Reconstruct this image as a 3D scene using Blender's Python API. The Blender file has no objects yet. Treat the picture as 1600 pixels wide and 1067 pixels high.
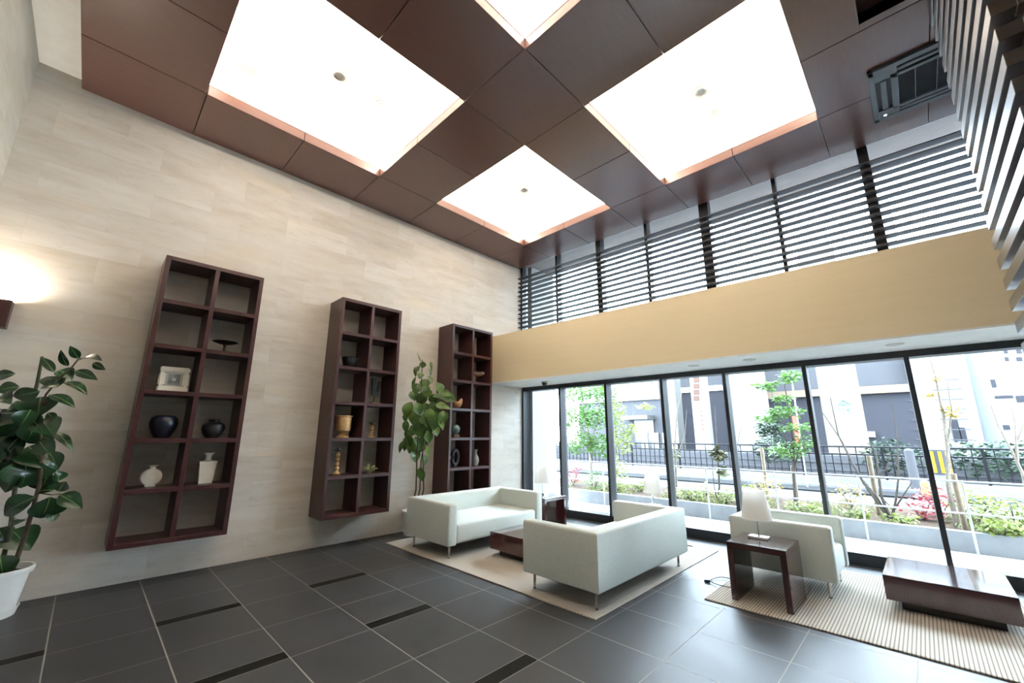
import bpy, bmesh, math, random
from mathutils import Vector, Matrix
C = bpy.context.scene
COL = C.collection
V = Vector

# ------------------------------------------------------------------ camera
CAM = V((5.9427, -2.6930, 1.4609))
YAW, PITCH, ROLL, FPX = -0.7769, 0.2242, 0.0035, 637.49
fw = V((math.sin(YAW)*math.cos(PITCH), math.cos(YAW)*math.cos(PITCH), math.sin(PITCH)))
r0 = V((math.cos(YAW), -math.sin(YAW), 0)); u0 = r0.cross(fw)
rt = r0*math.cos(ROLL)+u0*math.sin(ROLL); up = u0*math.cos(ROLL)-r0*math.sin(ROLL)
cd = bpy.data.cameras.new('camera'); cam = bpy.data.objects.new('camera', cd); COL.objects.link(cam)
cd.sensor_width = 36; cd.sensor_fit = 'HORIZONTAL'; cd.lens = FPX*36/1600; cd.clip_start = .05; cd.clip_end = 500
cam.matrix_world = Matrix(((rt.x, up.x, -fw.x, CAM.x), (rt.y, up.y, -fw.y, CAM.y), (rt.z, up.z, -fw.z, CAM.z), (0, 0, 0, 1)))
C.camera = cam

def ray(px, py): return fw+rt*((px-800)/FPX)+up*((533.5-py)/FPX)
def at_y(px, py, Y):
    d = ray(px, py); return CAM+d*((Y-CAM.y)/d.y)
def at_x(px, py, X):
    d = ray(px, py); return CAM+d*((X-CAM.x)/d.x)
def at_d(px, py, D): return CAM+ray(px, py)*D

# ------------------------------------------------------------------ light
C.view_settings.view_transform = 'Standard'; C.view_settings.look = 'None'
C.view_settings.gamma = 1; C.view_settings.use_curve_mapping = False
C.view_settings.exposure = 1.3
SKY = 17.5
w = bpy.data.worlds.new('sky'); C.world = w; w.use_nodes = True
bg = w.node_tree.nodes['Background']; bg.inputs[0].default_value = (.69, .84, 1, 1); bg.inputs[1].default_value = SKY
C.cycles.max_bounces = 8; C.cycles.diffuse_bounces = 5; C.cycles.glossy_bounces = 4
C.cycles.transparent_max_bounces = 16; C.cycles.sample_clamp_indirect = 8

def area(name, loc, sx, sy, power, col, rot=(0, 0, 0)):
    l = bpy.data.lights.new(name, 'AREA'); l.shape = 'RECTANGLE'; l.size = sx; l.size_y = sy; l.energy = power; l.color = col
    o = bpy.data.objects.new(name, l); COL.objects.link(o); o.location = loc; o.rotation_euler = rot
    return o
WARM = (1, .89, .75)
COVE = 14.5      # watts per metre of cove lamp

# ------------------------------------------------------------------ mesh helper
class MB:
    def __init__(s): s.bm = bmesh.new()
    def merge(s, b2):
        me = bpy.data.meshes.new('t'); b2.to_mesh(me); b2.free(); s.bm.from_mesh(me); bpy.data.meshes.remove(me); return s
    def box(s, x0, x1, y0, y1, z0, z1, bev=0, seg=2):
        return s.prism([(x0, y0), (x1, y0), (x1, y1), (x0, y1)], z0, z1, bev, seg)
    def prism(s, poly, z0, z1, bev=0, seg=2, keep=()):
        b = bmesh.new()
        lo = [b.verts.new((p[0], p[1], z0)) for p in poly]; hi = [b.verts.new((p[0], p[1], z1)) for p in poly]
        n = len(poly); b.faces.new(lo[::-1]); b.faces.new(hi); skip = set()
        for i in range(n):
            f = b.faces.new((lo[i], lo[(i+1) % n], hi[(i+1) % n], hi[i]))
            if i in keep: skip |= set(f.edges)
        if bev:
            bmesh.ops.bevel(b, geom=[e for e in b.edges if e not in skip], offset=bev, segments=seg, affect='EDGES', profile=.5)
        bmesh.ops.recalc_face_normals(b, faces=b.faces)
        return s.merge(b)
    def obox(s, c, ax, ay, az, bev=0):
        # box about centre c with half-vectors
        c, ax, ay, az = V(c), V(ax), V(ay), V(az); b = bmesh.new(); vs = {}
        for i in (-1, 1):
            for j in (-1, 1):
                for k in (-1, 1): vs[i, j, k] = b.verts.new(c+ax*i+ay*j+az*k)
        for q in (((-1,-1,-1),(-1,1,-1),(1,1,-1),(1,-1,-1)), ((-1,-1,1),(1,-1,1),(1,1,1),(-1,1,1)), ((-1,-1,-1),(1,-1,-1),(1,-1,1),(-1,-1,1)),
                  ((1,1,-1),(-1,1,-1),(-1,1,1),(1,1,1)), ((-1,1,-1),(-1,-1,-1),(-1,-1,1),(-1,1,1)), ((1,-1,-1),(1,1,-1),(1,1,1),(1,-1,1))):
            b.faces.new([vs[t] for t in q])
        if bev: bmesh.ops.bevel(b, geom=b.edges[:], offset=bev, segments=2, affect='EDGES')
        bmesh.ops.recalc_face_normals(b, faces=b.faces)
        return s.merge(b)
    def lathe(s, prof, c=(0, 0, 0), n=32, sx=1, sy=1, rot=0):
        c = V(c); rings = []; bm = s.bm; cr, sr = math.cos(rot), math.sin(rot)
        for r, z in prof:
            if r < 1e-5: rings.append([bm.verts.new(c+V((0, 0, z)))])
            else:
                ring = []
                for i in range(n):
                    a = 2*math.pi*i/n; x, y = r*math.cos(a)*sx, r*math.sin(a)*sy
                    ring.append(bm.verts.new(c+V((x*cr-y*sr, x*sr+y*cr, z))))
                rings.append(ring)
        for a, b in zip(rings, rings[1:]):
            for i in range(n):
                j = (i+1) % n
                if len(a) == 1 and len(b) == 1: continue
                if len(a) == 1: bm.faces.new((a[0], b[j], b[i]))
                elif len(b) == 1: bm.faces.new((a[i], a[j], b[0]))
                else: bm.faces.new((a[i], a[j], b[j], b[i]))
        return s
    def tube(s, pts, rad, n=8, cap=True):
        pts = [V(p) for p in pts]; m = len(pts); bm = s.bm
        if not hasattr(rad, '__len__'): rad = [rad]*m
        rings = []; ref = V((0, 0, 1)) if abs((pts[-1]-pts[0]).normalized().z) < .9 else V((1, 0, 0))
        for i in range(m):
            t = (pts[min(i+1, m-1)]-pts[max(i-1, 0)]).normalized()
            a = t.cross(ref).normalized(); b = t.cross(a)
            rings.append([bm.verts.new(pts[i]+(a*math.cos(2*math.pi*k/n)+b*math.sin(2*math.pi*k/n))*rad[i]) for k in range(n)])
        for a, b in zip(rings, rings[1:]):
            for k in range(n): bm.faces.new((a[k], a[(k+1) % n], b[(k+1) % n], b[k]))
        if cap: bm.faces.new(rings[0][::-1]); bm.faces.new(rings[-1])
        return s
    def leaf(s, base, tip, width, nrm, curl=.12, fold=.25, n=6, fat=.5, rib=False):
        # a leaf blade with a folded midrib, drooping towards the tip
        base, tip, nrm = V(base), V(tip), V(nrm).normalized(); d = tip-base; L = d.length
        if L < 1e-4: return s
        side = d.cross(nrm).normalized(); nr = side.cross(d).normalized(); bm = s.bm; rows = []
        for i in range(n+1):
            t = i/n
            wv = width*.5*(math.sin(math.pi*t**(fat*1.25))**.95 if 0 < t < 1 else 0)
            p = base+d*t+nr*(curl*L*math.sin(math.pi*t)); mid = bm.verts.new(p)
            if wv < 1e-5: rows.append((mid,))
            else:
                rows.append((bm.verts.new(p-side*wv+nr*fold*wv), bm.verts.new(p-side*wv*.5+nr*fold*wv*.3), mid,
                             bm.verts.new(p+side*wv*.5+nr*fold*wv*.3), bm.verts.new(p+side*wv+nr*fold*wv)))
        for a, b in zip(rows, rows[1:]):
            if len(a) == 1 and len(b) == 1: continue
            if len(a) == 1:
                for k in range(4): bm.faces.new((a[0], b[k+1], b[k]))
            elif len(b) == 1:
                for k in range(4): bm.faces.new((a[k], a[k+1], b[0]))
            else:
                for k in range(4): bm.faces.new((a[k], a[k+1], b[k+1], b[k]))
        if rib:
            for i in range(n):
                q = []
                for t in (i/n, (i+1)/n):
                    p = base+d*t+nr*(curl*L*math.sin(math.pi*t)+.0025); h = side*(.0032*(1.05-t)); q.append((p-h, p+h))
                s.quad(q[0][0], q[0][1], q[1][1], q[1][0]); s.bm.faces.ensure_lookup_table(); s.bm.faces[-1].material_index = 1
        return s
    def quad(s, *p): s.bm.faces.new([s.bm.verts.new(V(q)) for q in p]); return s
    def build(s, name, m, parent=None, smooth=False, label=None, auto=None):
        me = bpy.data.meshes.new(name); o = bpy.data.objects.new(name, me)
        org = V((0, 0, 0)); q = parent
        while q: org += q.location; q = q.parent
        s.bm.normal_update()
        if parent: bmesh.ops.translate(s.bm, verts=s.bm.verts, vec=-org)
        s.bm.to_mesh(me); s.bm.free()
        if smooth:
            for p in me.polygons: p.use_smooth = True
            if auto is None: auto = 40
            me.set_sharp_from_angle(angle=math.radians(auto))
        me.materials.append(m); COL.objects.link(o)
        if parent: o.parent = parent
        if label: o['label'] = label
        return o

def tag(o, label, cat, group=None, kind=None):
    o['label'] = label; o['category'] = cat
    if group: o['group'] = group
    if kind: o['kind'] = kind
    return o
def thing(name, label, cat, loc, group=None):
    o = bpy.data.objects.new(name, None); COL.objects.link(o); o.location = loc; o.empty_display_size = .1
    return tag(o, label, cat, group)
def struct(o, label=None):
    o['kind'] = 'structure'
    if label: o['label'] = label
    return o
def empty_struct(name, loc=(0, 0, 0)):
    o = bpy.data.objects.new(name, None); COL.objects.link(o); o.location = loc; o['kind'] = 'structure'; return o
def copy_thing(root, loc, label=None):
    def cp(o, par):
        c = o.copy(); COL.objects.link(c); c.parent = par
        for ch in o.children: cp(ch, c)
        return c
    r = cp(root, None); r.location = loc
    if label: r['label'] = label
    return r

# ------------------------------------------------------------------ materials
def NT(name):
    m = bpy.data.materials.new(name); m.use_nodes = True; nt = m.node_tree
    return m, nt, nt.nodes['Principled BSDF']
def nd(nt, t, **k):
    n = nt.nodes.new(t)
    for a, b in k.items(): setattr(n, a, b)
    return n
def math_(nt, op, a, b=None, c=None):
    n = nd(nt, 'ShaderNodeMath', operation=op)
    for i, v in enumerate((a, b, c)):
        if v is None: continue
        if isinstance(v, (int, float)): n.inputs[i].default_value = v
        else: nt.links.new(v, n.inputs[i])
    return n.outputs[0]
def mixc(nt, f, a, b, bt='MIX'):
    n = nd(nt, 'ShaderNodeMix', data_type='RGBA', blend_type=bt)
    for s, v in ((n.inputs[0], f), (n.inputs[6], a), (n.inputs[7], b)):
        if isinstance(v, (int, float)): s.default_value = v
        elif isinstance(v, tuple): s.default_value = v if len(v) == 4 else (*v, 1)
        else: nt.links.new(v, s)
    return n.outputs[2]
def pos(nt): return nd(nt, 'ShaderNodeNewGeometry').outputs['Position']
def noise(nt, vec, scale, detail=4, rough=.55, stretch=None):
    if stretch:
        mp = nd(nt, 'ShaderNodeMapping'); mp.inputs['Scale'].default_value = stretch; nt.links.new(vec, mp.inputs['Vector']); vec = mp.outputs[0]
    n = nd(nt, 'ShaderNodeTexNoise'); n.inputs['Scale'].default_value = scale; n.inputs['Detail'].default_value = detail; n.inputs['Roughness'].default_value = rough
    nt.links.new(vec, n.inputs['Vector']); return n.outputs['Fac']
def ramp(nt, f, *st):
    n = nd(nt, 'ShaderNodeValToRGB'); e = n.color_ramp.elements
    while len(e) < len(st): e.new(.5)
    for el, (p, c) in zip(e, st): el.position = p; el.color = (*c, 1) if len(c) == 3 else c
    nt.links.new(f, n.inputs[0]); return n.outputs[0]
def bump(nt, p, h, strength=.2, dist=.01):
    b = nd(nt, 'ShaderNodeBump'); b.inputs['Strength'].default_value = strength; b.inputs['Distance'].default_value = dist
    nt.links.new(h, b.inputs['Height']); nt.links.new(b.outputs[0], p.inputs['Normal'])
def mat(name, col, rough=.5, metal=0, spec=.5, var=0, vscale=8, bmp=0, bscale=200, coat=0, stretch=None, trans=0):
    m, nt, p = NT(name)
    p.inputs['Roughness'].default_value = rough; p.inputs['Metallic'].default_value = metal; p.inputs['Specular IOR Level'].default_value = spec
    p.inputs['Coat Weight'].default_value = coat; p.inputs['Coat Roughness'].default_value = .08
    co = nd(nt, 'ShaderNodeTexCoord').outputs['Object']
    n = noise(nt, co, vscale, 4, .55, stretch); v = max(var, .04)
    a = tuple(c*(1-v) for c in col); b = tuple(min(1, c*(1+v)) for c in col)
    nt.links.new(ramp(nt, n, (.3, a), (.7, b)), p.inputs['Base Color'])
    if bmp: bump(nt, p, noise(nt, co, bscale, 2), bmp, .004)
    if trans: p.inputs['Subsurface Weight'].default_value = trans
    return m
M = {}
def wood(name, dark, light, stretch, rough=.3, coat=0, scale=3, spec=.5):
    m, nt, p = NT(name)
    n = noise(nt, pos(nt), scale, 6, .65, stretch); n2 = noise(nt, pos(nt), scale*.35, 2, .5)
    c = mixc(nt, math_(nt, 'MULTIPLY', n2, .5), ramp(nt, n, (.3, dark), (.72, light)), tuple(x*.8 for x in dark))
    nt.links.new(c, p.inputs['Base Color']); p.inputs['Roughness'].default_value = rough; p.inputs['Coat Weight'].default_value = coat
    p.inputs['Coat Roughness'].default_value = .06 if rough < .2 else .36; p.inputs['Coat IOR'].default_value = 1.5 if rough < .2 else 1.8; p.inputs['Specular IOR Level'].default_value = spec
    return m
M['ceil_wood'] = wood('dark_walnut_ceiling', (.10, .041, .030), (.137, .058, .043), (14, 1.2, 14), .31, 0, 4, .9)
M['shelf_wood'] = wood('red_brown_shelf_wood', (.038, .010, .010), (.066, .020, .019), (12, 12, 1), .35, 0, 4)
M['table_wood'] = wood('lacquered_rosewood', (.040, .0095, .010), (.052, .013, .013), (2, 20, 20), .13, .75, 4)
M['fin_wood'] = wood('dark_fin_wood', (.020, .009, .006), (.032, .016, .010), (14, 1, 14), .38, 1.0, 4, 1.0)
M['base_dark'] = mat('black_plinth', (.012, .010, .010), .4)
M['white_paint'] = mat('white_paint', (.86, .85, .82), .7)
M['soffit'] = mat('white_soffit', (.82, .82, .80), .6)
M['frame'] = mat('charcoal_anodised', (.014, .016, .021), .42, .0)
M['slat'] = mat('dark_slat', (.085, .085, .10), .45)
M['chrome'] = mat('brushed_steel', (.62, .61, .60), .25, 1)
M['shade'] = None
M['black'] = mat('black_plastic', (.012, .012, .013), .4)
M['ac'] = mat('grey_ac_plastic', (.105, .13, .155), .45)
M['ac_dark'] = mat('dark_ac_grille', (.010, .011, .014), .5)
M['pot'] = mat('white_pot', (.78, .78, .75), .35)
M['soil'] = mat('dark_soil', (.035, .024, .017), .9, spec=.05, var=.4, vscale=40, bmp=.6, bscale=60)
M['stem'] = mat('brown_stem', (.07, .045, .025), .6, var=.3, vscale=20)
M['gstem'] = mat('green_stem', (.06, .07, .03), .55, var=.3, vscale=20)
M['leafdark'] = mat('rubber_leaf', (.013, .044, .014), .22, var=.45, vscale=9)
M['leafmid'] = mat('rubber_leaf_light', (.062, .125, .027), .28, var=.4, vscale=9)

def beam_mat():
    m, nt, p = NT('cream_panel'); n = noise(nt, pos(nt), 2, 5, .6, (.6, 6, 10))
    nt.links.new(ramp(nt, n, (.3, (.77, .645, .43)), (.7, (.80, .67, .455))), p.inputs['Base Color']); p.inputs['Roughness'].default_value = .55; return m
M['beam'] = beam_mat()

def stone_mat(name, tint, horiz):
    m, nt, p = NT(name); P = pos(nt); sx = nd(nt, 'ShaderNodeSeparateXYZ'); nt.links.new(P, sx.inputs[0])
    cb = nd(nt, 'ShaderNodeCombineXYZ'); nt.links.new(sx.outputs[horiz], cb.inputs[0]); nt.links.new(sx.outputs['Z'], cb.inputs[1])
    br = nd(nt, 'ShaderNodeTexBrick'); br.offset = .37; br.inputs['Scale'].default_value = 1; br.inputs['Brick Width'].default_value = .86
    br.inputs['Row Height'].default_value = .297; br.inputs['Mortar Size'].default_value = .0012; br.inputs['Mortar Smooth'].default_value = .2; br.inputs['Bias'].default_value = 0
    br.inputs['Color1'].default_value = (0, 0, 0, 1); br.inputs['Color2'].default_value = (1, 1, 1, 1); br.inputs['Mortar'].default_value = (.45, .45, .45, 1)
    nt.links.new(cb.outputs[0], br.inputs['Vector'])
    # each tile shifts the veining
    off = nd(nt, 'ShaderNodeVectorMath', operation='ADD'); nt.links.new(P, off.inputs[0])
    sc = nd(nt, 'ShaderNodeVectorMath', operation='SCALE'); nt.links.new(br.outputs['Color'], sc.inputs[0]); sc.inputs['Scale'].default_value = 7.3
    nt.links.new(sc.outputs[0], off.inputs[1]); vec = off.outputs[0]
    st = (1, .8, 4.5)
    n1 = noise(nt, vec, 1.6, 6, .62, st); n2 = noise(nt, vec, 5, 8, .7, (1, 1.2, 3.2)); n3 = noise(nt, vec, .9, 3, .5, st)
    a = ramp(nt, n1, (.30, (.55, .485, .395)), (.48, (.62, .575, .50)), (.70, (.68, .64, .575)))
    a = mixc(nt, ramp(nt, n2, (.56, (0, 0, 0)), (.78, (.6, .6, .6))), a, (.42, .39, .345))
    a = mixc(nt, ramp(nt, n3, (.55, (0, 0, 0)), (.75, (.55, .55, .55))), a, (.66, .56, .42))
    tone = ramp(nt, br.outputs['Color'], (0, (.90, .89, .88)), (1, (1.0, 1.0, 1.0)))
    a = mixc(nt, 1.0, a, tone, 'MULTIPLY')
    a = mixc(nt, math_(nt, 'MULTIPLY', br.outputs['Fac'], .35), a, (.42, .37, .30))
    a = mixc(nt, 1.0, a, tint, 'MULTIPLY')
    nt.links.new(a, p.inputs['Base Color']); p.inputs['Roughness'].default_value = .5; p.inputs['Specular IOR Level'].default_value = .35
    bump(nt, p, n2, .08, .004); return m
M['stone'] = stone_mat('quartzite_wall_tile', (.98, .98, 1), 'Y')
M['stone2'] = stone_mat('quartzite_wall_tile_dimmed', (.74, .78, .80), 'X')  # the left wall's stone again, tinted greyer to stand for dimmer light

def floor_mat():
    m, nt, p = NT('slate_floor_tile'); P = pos(nt); sx = nd(nt, 'ShaderNodeSeparateXYZ'); nt.links.new(P, sx.inputs[0])
    t = math_(nt, 'DIVIDE', math_(nt, 'SUBTRACT', sx.outputs['X'], .2885), .6)
    u = math_(nt, 'DIVIDE', math_(nt, 'ADD', sx.outputs['Y'], 3.2233), .5764)
    def line(q, w):   # distance to nearest whole number below w
        f = math_(nt, 'FRACT', q); d = math_(nt, 'MINIMUM', f, math_(nt, 'SUBTRACT', 1, f)); return math_(nt, 'LESS_THAN', d, w)
    g = math_(nt, 'MAXIMUM', line(t, .0052), line(u, .0070))
    # granite inlay strips: every second tile both ways, on the wall side of the joint
    fu = math_(nt, 'FRACT', math_(nt, 'MULTIPLY', u, .5)); ft = math_(nt, 'FRACT', math_(nt, 'MULTIPLY', t, .5))
    strip = math_(nt, 'MULTIPLY', math_(nt, 'LESS_THAN', fu, .5), math_(nt, 'GREATER_THAN', ft, .908))
    lim = math_(nt, 'MULTIPLY', math_(nt, 'GREATER_THAN', t, .5), math_(nt, 'LESS_THAN', u, 5.5)); strip = math_(nt, 'MULTIPLY', strip, lim)
    edge = math_(nt, 'MULTIPLY', math_(nt, 'LESS_THAN', fu, .5), math_(nt, 'COMPARE', ft, .905, .002))
    edge = math_(nt, 'MULTIPLY', edge, lim)
    g = math_(nt, 'MAXIMUM', g, edge)
    n = noise(nt, P, 2.2, 6, .65, (1, 1.8, 1)); n2 = noise(nt, P, 30, 3, .6)
    cell = nd(nt, 'ShaderNodeTexWhiteNoise'); cv = nd(nt, 'ShaderNodeCombineXYZ')
    nt.links.new(math_(nt, 'FLOOR', t), cv.inputs[0]); nt.links.new(math_(nt, 'FLOOR', u), cv.inputs[1]); nt.links.new(cv.outputs[0], cell.inputs['Vector'])
    c = ramp(nt, n, (.3, (.035, .036, .039)), (.7, (.050, .052, .056)))
    c = mixc(nt, math_(nt, 'MULTIPLY', cell.outputs['Value'], .35), c, (.038, .038, .039))
    gr = ramp(nt, noise(nt, P, 70, 4, .8), (.50, (.006, .006, .005)), (.66, (.018, .017, .014)), (.78, (.07, .065, .055)))
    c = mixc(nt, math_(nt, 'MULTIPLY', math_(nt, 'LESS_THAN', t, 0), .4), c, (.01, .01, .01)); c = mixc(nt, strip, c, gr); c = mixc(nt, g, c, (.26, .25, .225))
    nt.links.new(c, p.inputs['Base Color'])
    rr = math_(nt, 'ADD', math_(nt, 'MULTIPLY', n, .14), .42); rr = math_(nt, 'SUBTRACT', rr, math_(nt, 'MULTIPLY', strip, -.05)); rr = math_(nt, 'ADD', rr, math_(nt, 'MULTIPLY', g, .3))
    nt.links.new(rr, p.inputs['Roughness']); nt.links.new(math_(nt, 'SUBTRACT', .5, math_(nt, 'MULTIPLY', strip, .38)), p.inputs['Specular IOR Level'])
    h = math_(nt, 'SUBTRACT', math_(nt, 'MULTIPLY', n2, .15), math_(nt, 'MULTIPLY', g, .5)); bump(nt, p, h, .12, .003); return m
M['floor'] = floor_mat()

def rug_mat():
    m, nt, p = NT('ribbed_beige_rug'); P = pos(nt); sx = nd(nt, 'ShaderNodeSeparateXYZ'); nt.links.new(P, sx.inputs[0])
    s = math_(nt, 'FRACT', math_(nt, 'DIVIDE', sx.outputs['X'], .0225)); tri = math_(nt, 'ABSOLUTE', math_(nt, 'SUBTRACT', s, .5))
    n = noise(nt, P, 180, 2, .7)
    c = ramp(nt, math_(nt, 'ADD', tri, math_(nt, 'MULTIPLY', n, .1)), (.12, (.21, .175, .14)), (.26, (.44, .40, .345)), (.5, (.51, .47, .41)))
    nt.links.new(c, p.inputs['Base Color']); p.inputs['Roughness'].default_value = .95; p.inputs['Specular IOR Level'].default_value = .1
    bump(nt, p, math_(nt, 'ADD', tri, math_(nt, 'MULTIPLY', n, .5)), .8, .006); return m
M['rug'] = rug_mat()

def fabric():
    m, nt, p = NT('sage_grey_upholstery'); P = nd(nt, 'ShaderNodeTexCoord').outputs['Object']
    n = noise(nt, P, 140, 3, .7); n2 = noise(nt, P, 420, 2, .7)
    nt.links.new(ramp(nt, n, (.35, (.47, .505, .465)), (.65, (.63, .665, .62))), p.inputs['Base Color'])
    p.inputs['Roughness'].default_value = .9; p.inputs['Specular IOR Level'].default_value = .2; p.inputs['Sheen Weight'].default_value = .25
    bump(nt, p, n2, .35, .003); return m
M['fabric'] = fabric()

def shade_mat():
    m, nt, p = NT('white_lampshade_cloth'); p.inputs['Base Color'].default_value = (.86, .83, .78, 1); p.inputs['Roughness'].default_value = .8
    tr = nd(nt, 'ShaderNodeBsdfTranslucent'); tr.inputs[0].default_value = (.95, .92, .88, 1)
    mx = nd(nt, 'ShaderNodeMixShader'); mx.inputs[0].default_value = .62; out = nt.nodes['Material Output']
    n = noise(nt, pos(nt), 300, 2); nt.links.new(ramp(nt, n, (.3, (.90, .88, .85)), (.7, (.94, .93, .90))), p.inputs['Base Color'])
    nt.links.new(p.outputs[0], mx.inputs[1]); nt.links.new(tr.outputs[0], mx.inputs[2]); nt.links.new(mx.outputs[0], out.inputs[0]); return m
M['shade'] = shade_mat()

def glass_mat():
    m, nt, p = NT('window_glass'); out = nt.nodes['Material Output']
    tr = nd(nt, 'ShaderNodeBsdfTransparent'); tr.inputs[0].default_value = (.97, .985, .98, 1)
    gl = nd(nt, 'ShaderNodeBsdfGlossy'); gl.inputs['Roughness'].default_value = .0
    lw = nd(nt, 'ShaderNodeFresnel'); lw.inputs[0].default_value = 1.3
    n = noise(nt, pos(nt), 3); mx = nd(nt, 'ShaderNodeMixShader')
    nt.links.new(math_(nt, 'MULTIPLY', lw.outputs[0], math_(nt, 'ADD', .9, math_(nt, 'MULTIPLY', n, .05))), mx.inputs[0])
    nt.links.new(tr.outputs[0], mx.inputs[1]); nt.links.new(gl.outputs[0], mx.inputs[2]); nt.links.new(mx.outputs[0], out.inputs[0]); nt.nodes.remove(p); return m
M['glass'] = glass_mat()
def emit(name, col, s):
    m, nt, p = NT(name); p.inputs['Base Color'].default_value = (*col, 1); p.inputs['Emission Color'].default_value = (*col, 1); p.inputs['Emission Strength'].default_value = s; return m

# ------------------------------------------------------------------ room shell
H = 5.106; RX = 9.6; BY = -3.652
SL = .032
A = math.atan(SL); ca, sa = math.cos(A), math.sin(A)
def W(u, d, y0=3.655):      # a point of the window wall: u along it, d outwards
    return (u*ca-d*sa, y0+u*sa+d*ca)
def wbox(mb, u0, u1, d0, d1, z0, z1, bev=0, y0=3.655):
    return mb.prism([W(u0, d0, y0), W(u1, d0, y0), W(u1, d1, y0), W(u0, d1, y0)], z0, z1, bev, 1)

struct(MB().prism([(-.2, BY-.2), (RX+.2, BY-.2), (RX+.2, 3.655+SL*(RX+.2)+.2), (-.2, 3.655-SL*.2+.2)], -.2, 0).build('floor', M['floor']))
struct(MB().box(-.2, 0, BY-.2, 3.86, 0, 5.6).build('wall_left', M['stone']))
struct(MB().box(0, RX, BY-.2, BY, 0, 5.6).build('wall_back', M['stone2']))
struct(MB().box(RX, RX+.2, BY-.2, 4.1, 0, 5.6).build('wall_right', M['stone2']))

US = [0, .8942, 1.8747, 2.8375, 3.7666, 4.698, 5.6298, 6.56, 7.49, 8.42, RX]
VS = [-3.3314, -2.36, -1.3448, -.3142, .6877, 1.7245, 2.7711, None]
def vy(j, x): return 3.565+SL*x if VS[j] is None else VS[j]
HOLES = {(1, 1): 1, (2, 1): 1, (1, 2): 1, (2, 2): 1, (1, 4): 2, (2, 4): 2, (1, 5): 2, (2, 5): 2, (4, 4): 3, (5, 4): 3, (4, 5): 3, (5, 5): 3,
         (4, 1): 4, (5, 1): 4, (4, 2): 4, (5, 2): 4, (6, 3): 5, (7, 3): 5, (8, 3): 5, (6, 4): 5, (7, 4): 5, (8, 4): 5}
cb = MB()
for i in range(10):
    for j in range(7):
        if (i, j) in HOLES: continue
        q = [(US[i], vy(j, US[i])), (US[i+1], vy(j, US[i+1])), (US[i+1], vy(j+1, US[i+1])), (US[i], vy(j+1, US[i]))]
        g = .004
        qi = [(q[0][0]+g, q[0][1]+g), (q[1][0]-g, q[1][1]+g), (q[2][0]-g, q[2][1]-g), (q[3][0]+g, q[3][1]-g)]
        cb.prism(qi, H, H+.12, .002, 1); cb.prism(q, H+.115, H+.125)
g = .004
cb.box(US[6]+g, 6.095, VS[3]+g, VS[5]-g, H, H+.12, .002, 1); cb.box(US[6], 6.1, VS[3], VS[5], H+.115, H+.125)
cb.box(6.095, US[9], 1.635, VS[5]-g, H, H+.12, .002, 1); cb.box(6.1, US[9], 1.64, VS[5], H+.115, H+.125)
cb.box(6.095, 6.10, VS[3], 1.64, H, H+.28); cb.box(6.10, US[9], 1.635, 1.64, H, H+.28)
struct(cb.build('ceiling', M['ceil_wood']))
# white lit recesses above the openings
COF = [(US[1], US[3], VS[1], VS[3]), (US[1], US[3], VS[4], VS[6]), (US[4], US[6], VS[4], VS[6]), (US[4], US[6], VS[1], VS[3])]
ZT = 5.40; SB = .24
wv = MB()
for x0, x1, y0, y1 in COF:
    X0, X1, Y0, Y1 = x0-SB, x1+SB, y0-SB, y1+SB
    wv.box(X0, X1, Y0, Y1, ZT, ZT+.03)
    wv.box(X0-.02, X0, Y0, Y1, H+.125, ZT+.03); wv.box(X1, X1+.02, Y0, Y1, H+.125, ZT+.03)
    wv.box(X0, X1, Y0-.02, Y0, H+.125, ZT+.03); wv.box(X0, X1, Y1, Y1+.02, H+.125, ZT+.03)
    z = H+.15
    TL = math.radians(36); q = .16
    for cx, cy, sx, sy, ro in (((x0+x1)/2, y0-q, x1-x0+.1, .06, (math.pi-TL, 0, 0)), ((x0+x1)/2, y1+q, x1-x0+.1, .06, (math.pi+TL, 0, 0)),
                               (x0-q, (y0+y1)/2, .06, y1-y0+.1, (0, math.pi+TL, 0)), (x1+q, (y0+y1)/2, .06, y1-y0+.1, (0, math.pi-TL, 0))):
        area('cove_lamp', (cx, cy, z), sx, sy, COVE*max(sx, sy), WARM, ro)
wv.box(6.1, US[9], VS[3], 1.64, H+.28, H+.31)
wv.box(0, RX, BY, VS[0]-.002, H+.104, H+.128)
M['recess'] = mat('white_recess_paint', (.70, .695, .67), .7); struct(wv.build('ceiling', M['recess']))
struct(MB().box(-.2, RX+.2, BY-.2, 4.05, 5.5, 5.7).build('ceiling', M['white_paint']))

# bulkhead over the lower glazing
b = MB(); wbox(b, 0, RX, 0, 1.02, 2.455, 3.394, 0, 2.766); struct(b.build('wall_front', M['beam']))
b = MB(); wbox(b, 0, RX, 0, .95, 2.4345, 2.455, 0, 2.766); struct(b.build('trim_1', M['soffit']))
b = MB(); wbox(b, 0, RX, -.035, .33, 5.215, 5.5, 0, 3.60); M['eave'] = mat('pink_beige_eave', (.125, .108, .106), .7); struct(b.build('trim_2', M['eave']))

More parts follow.
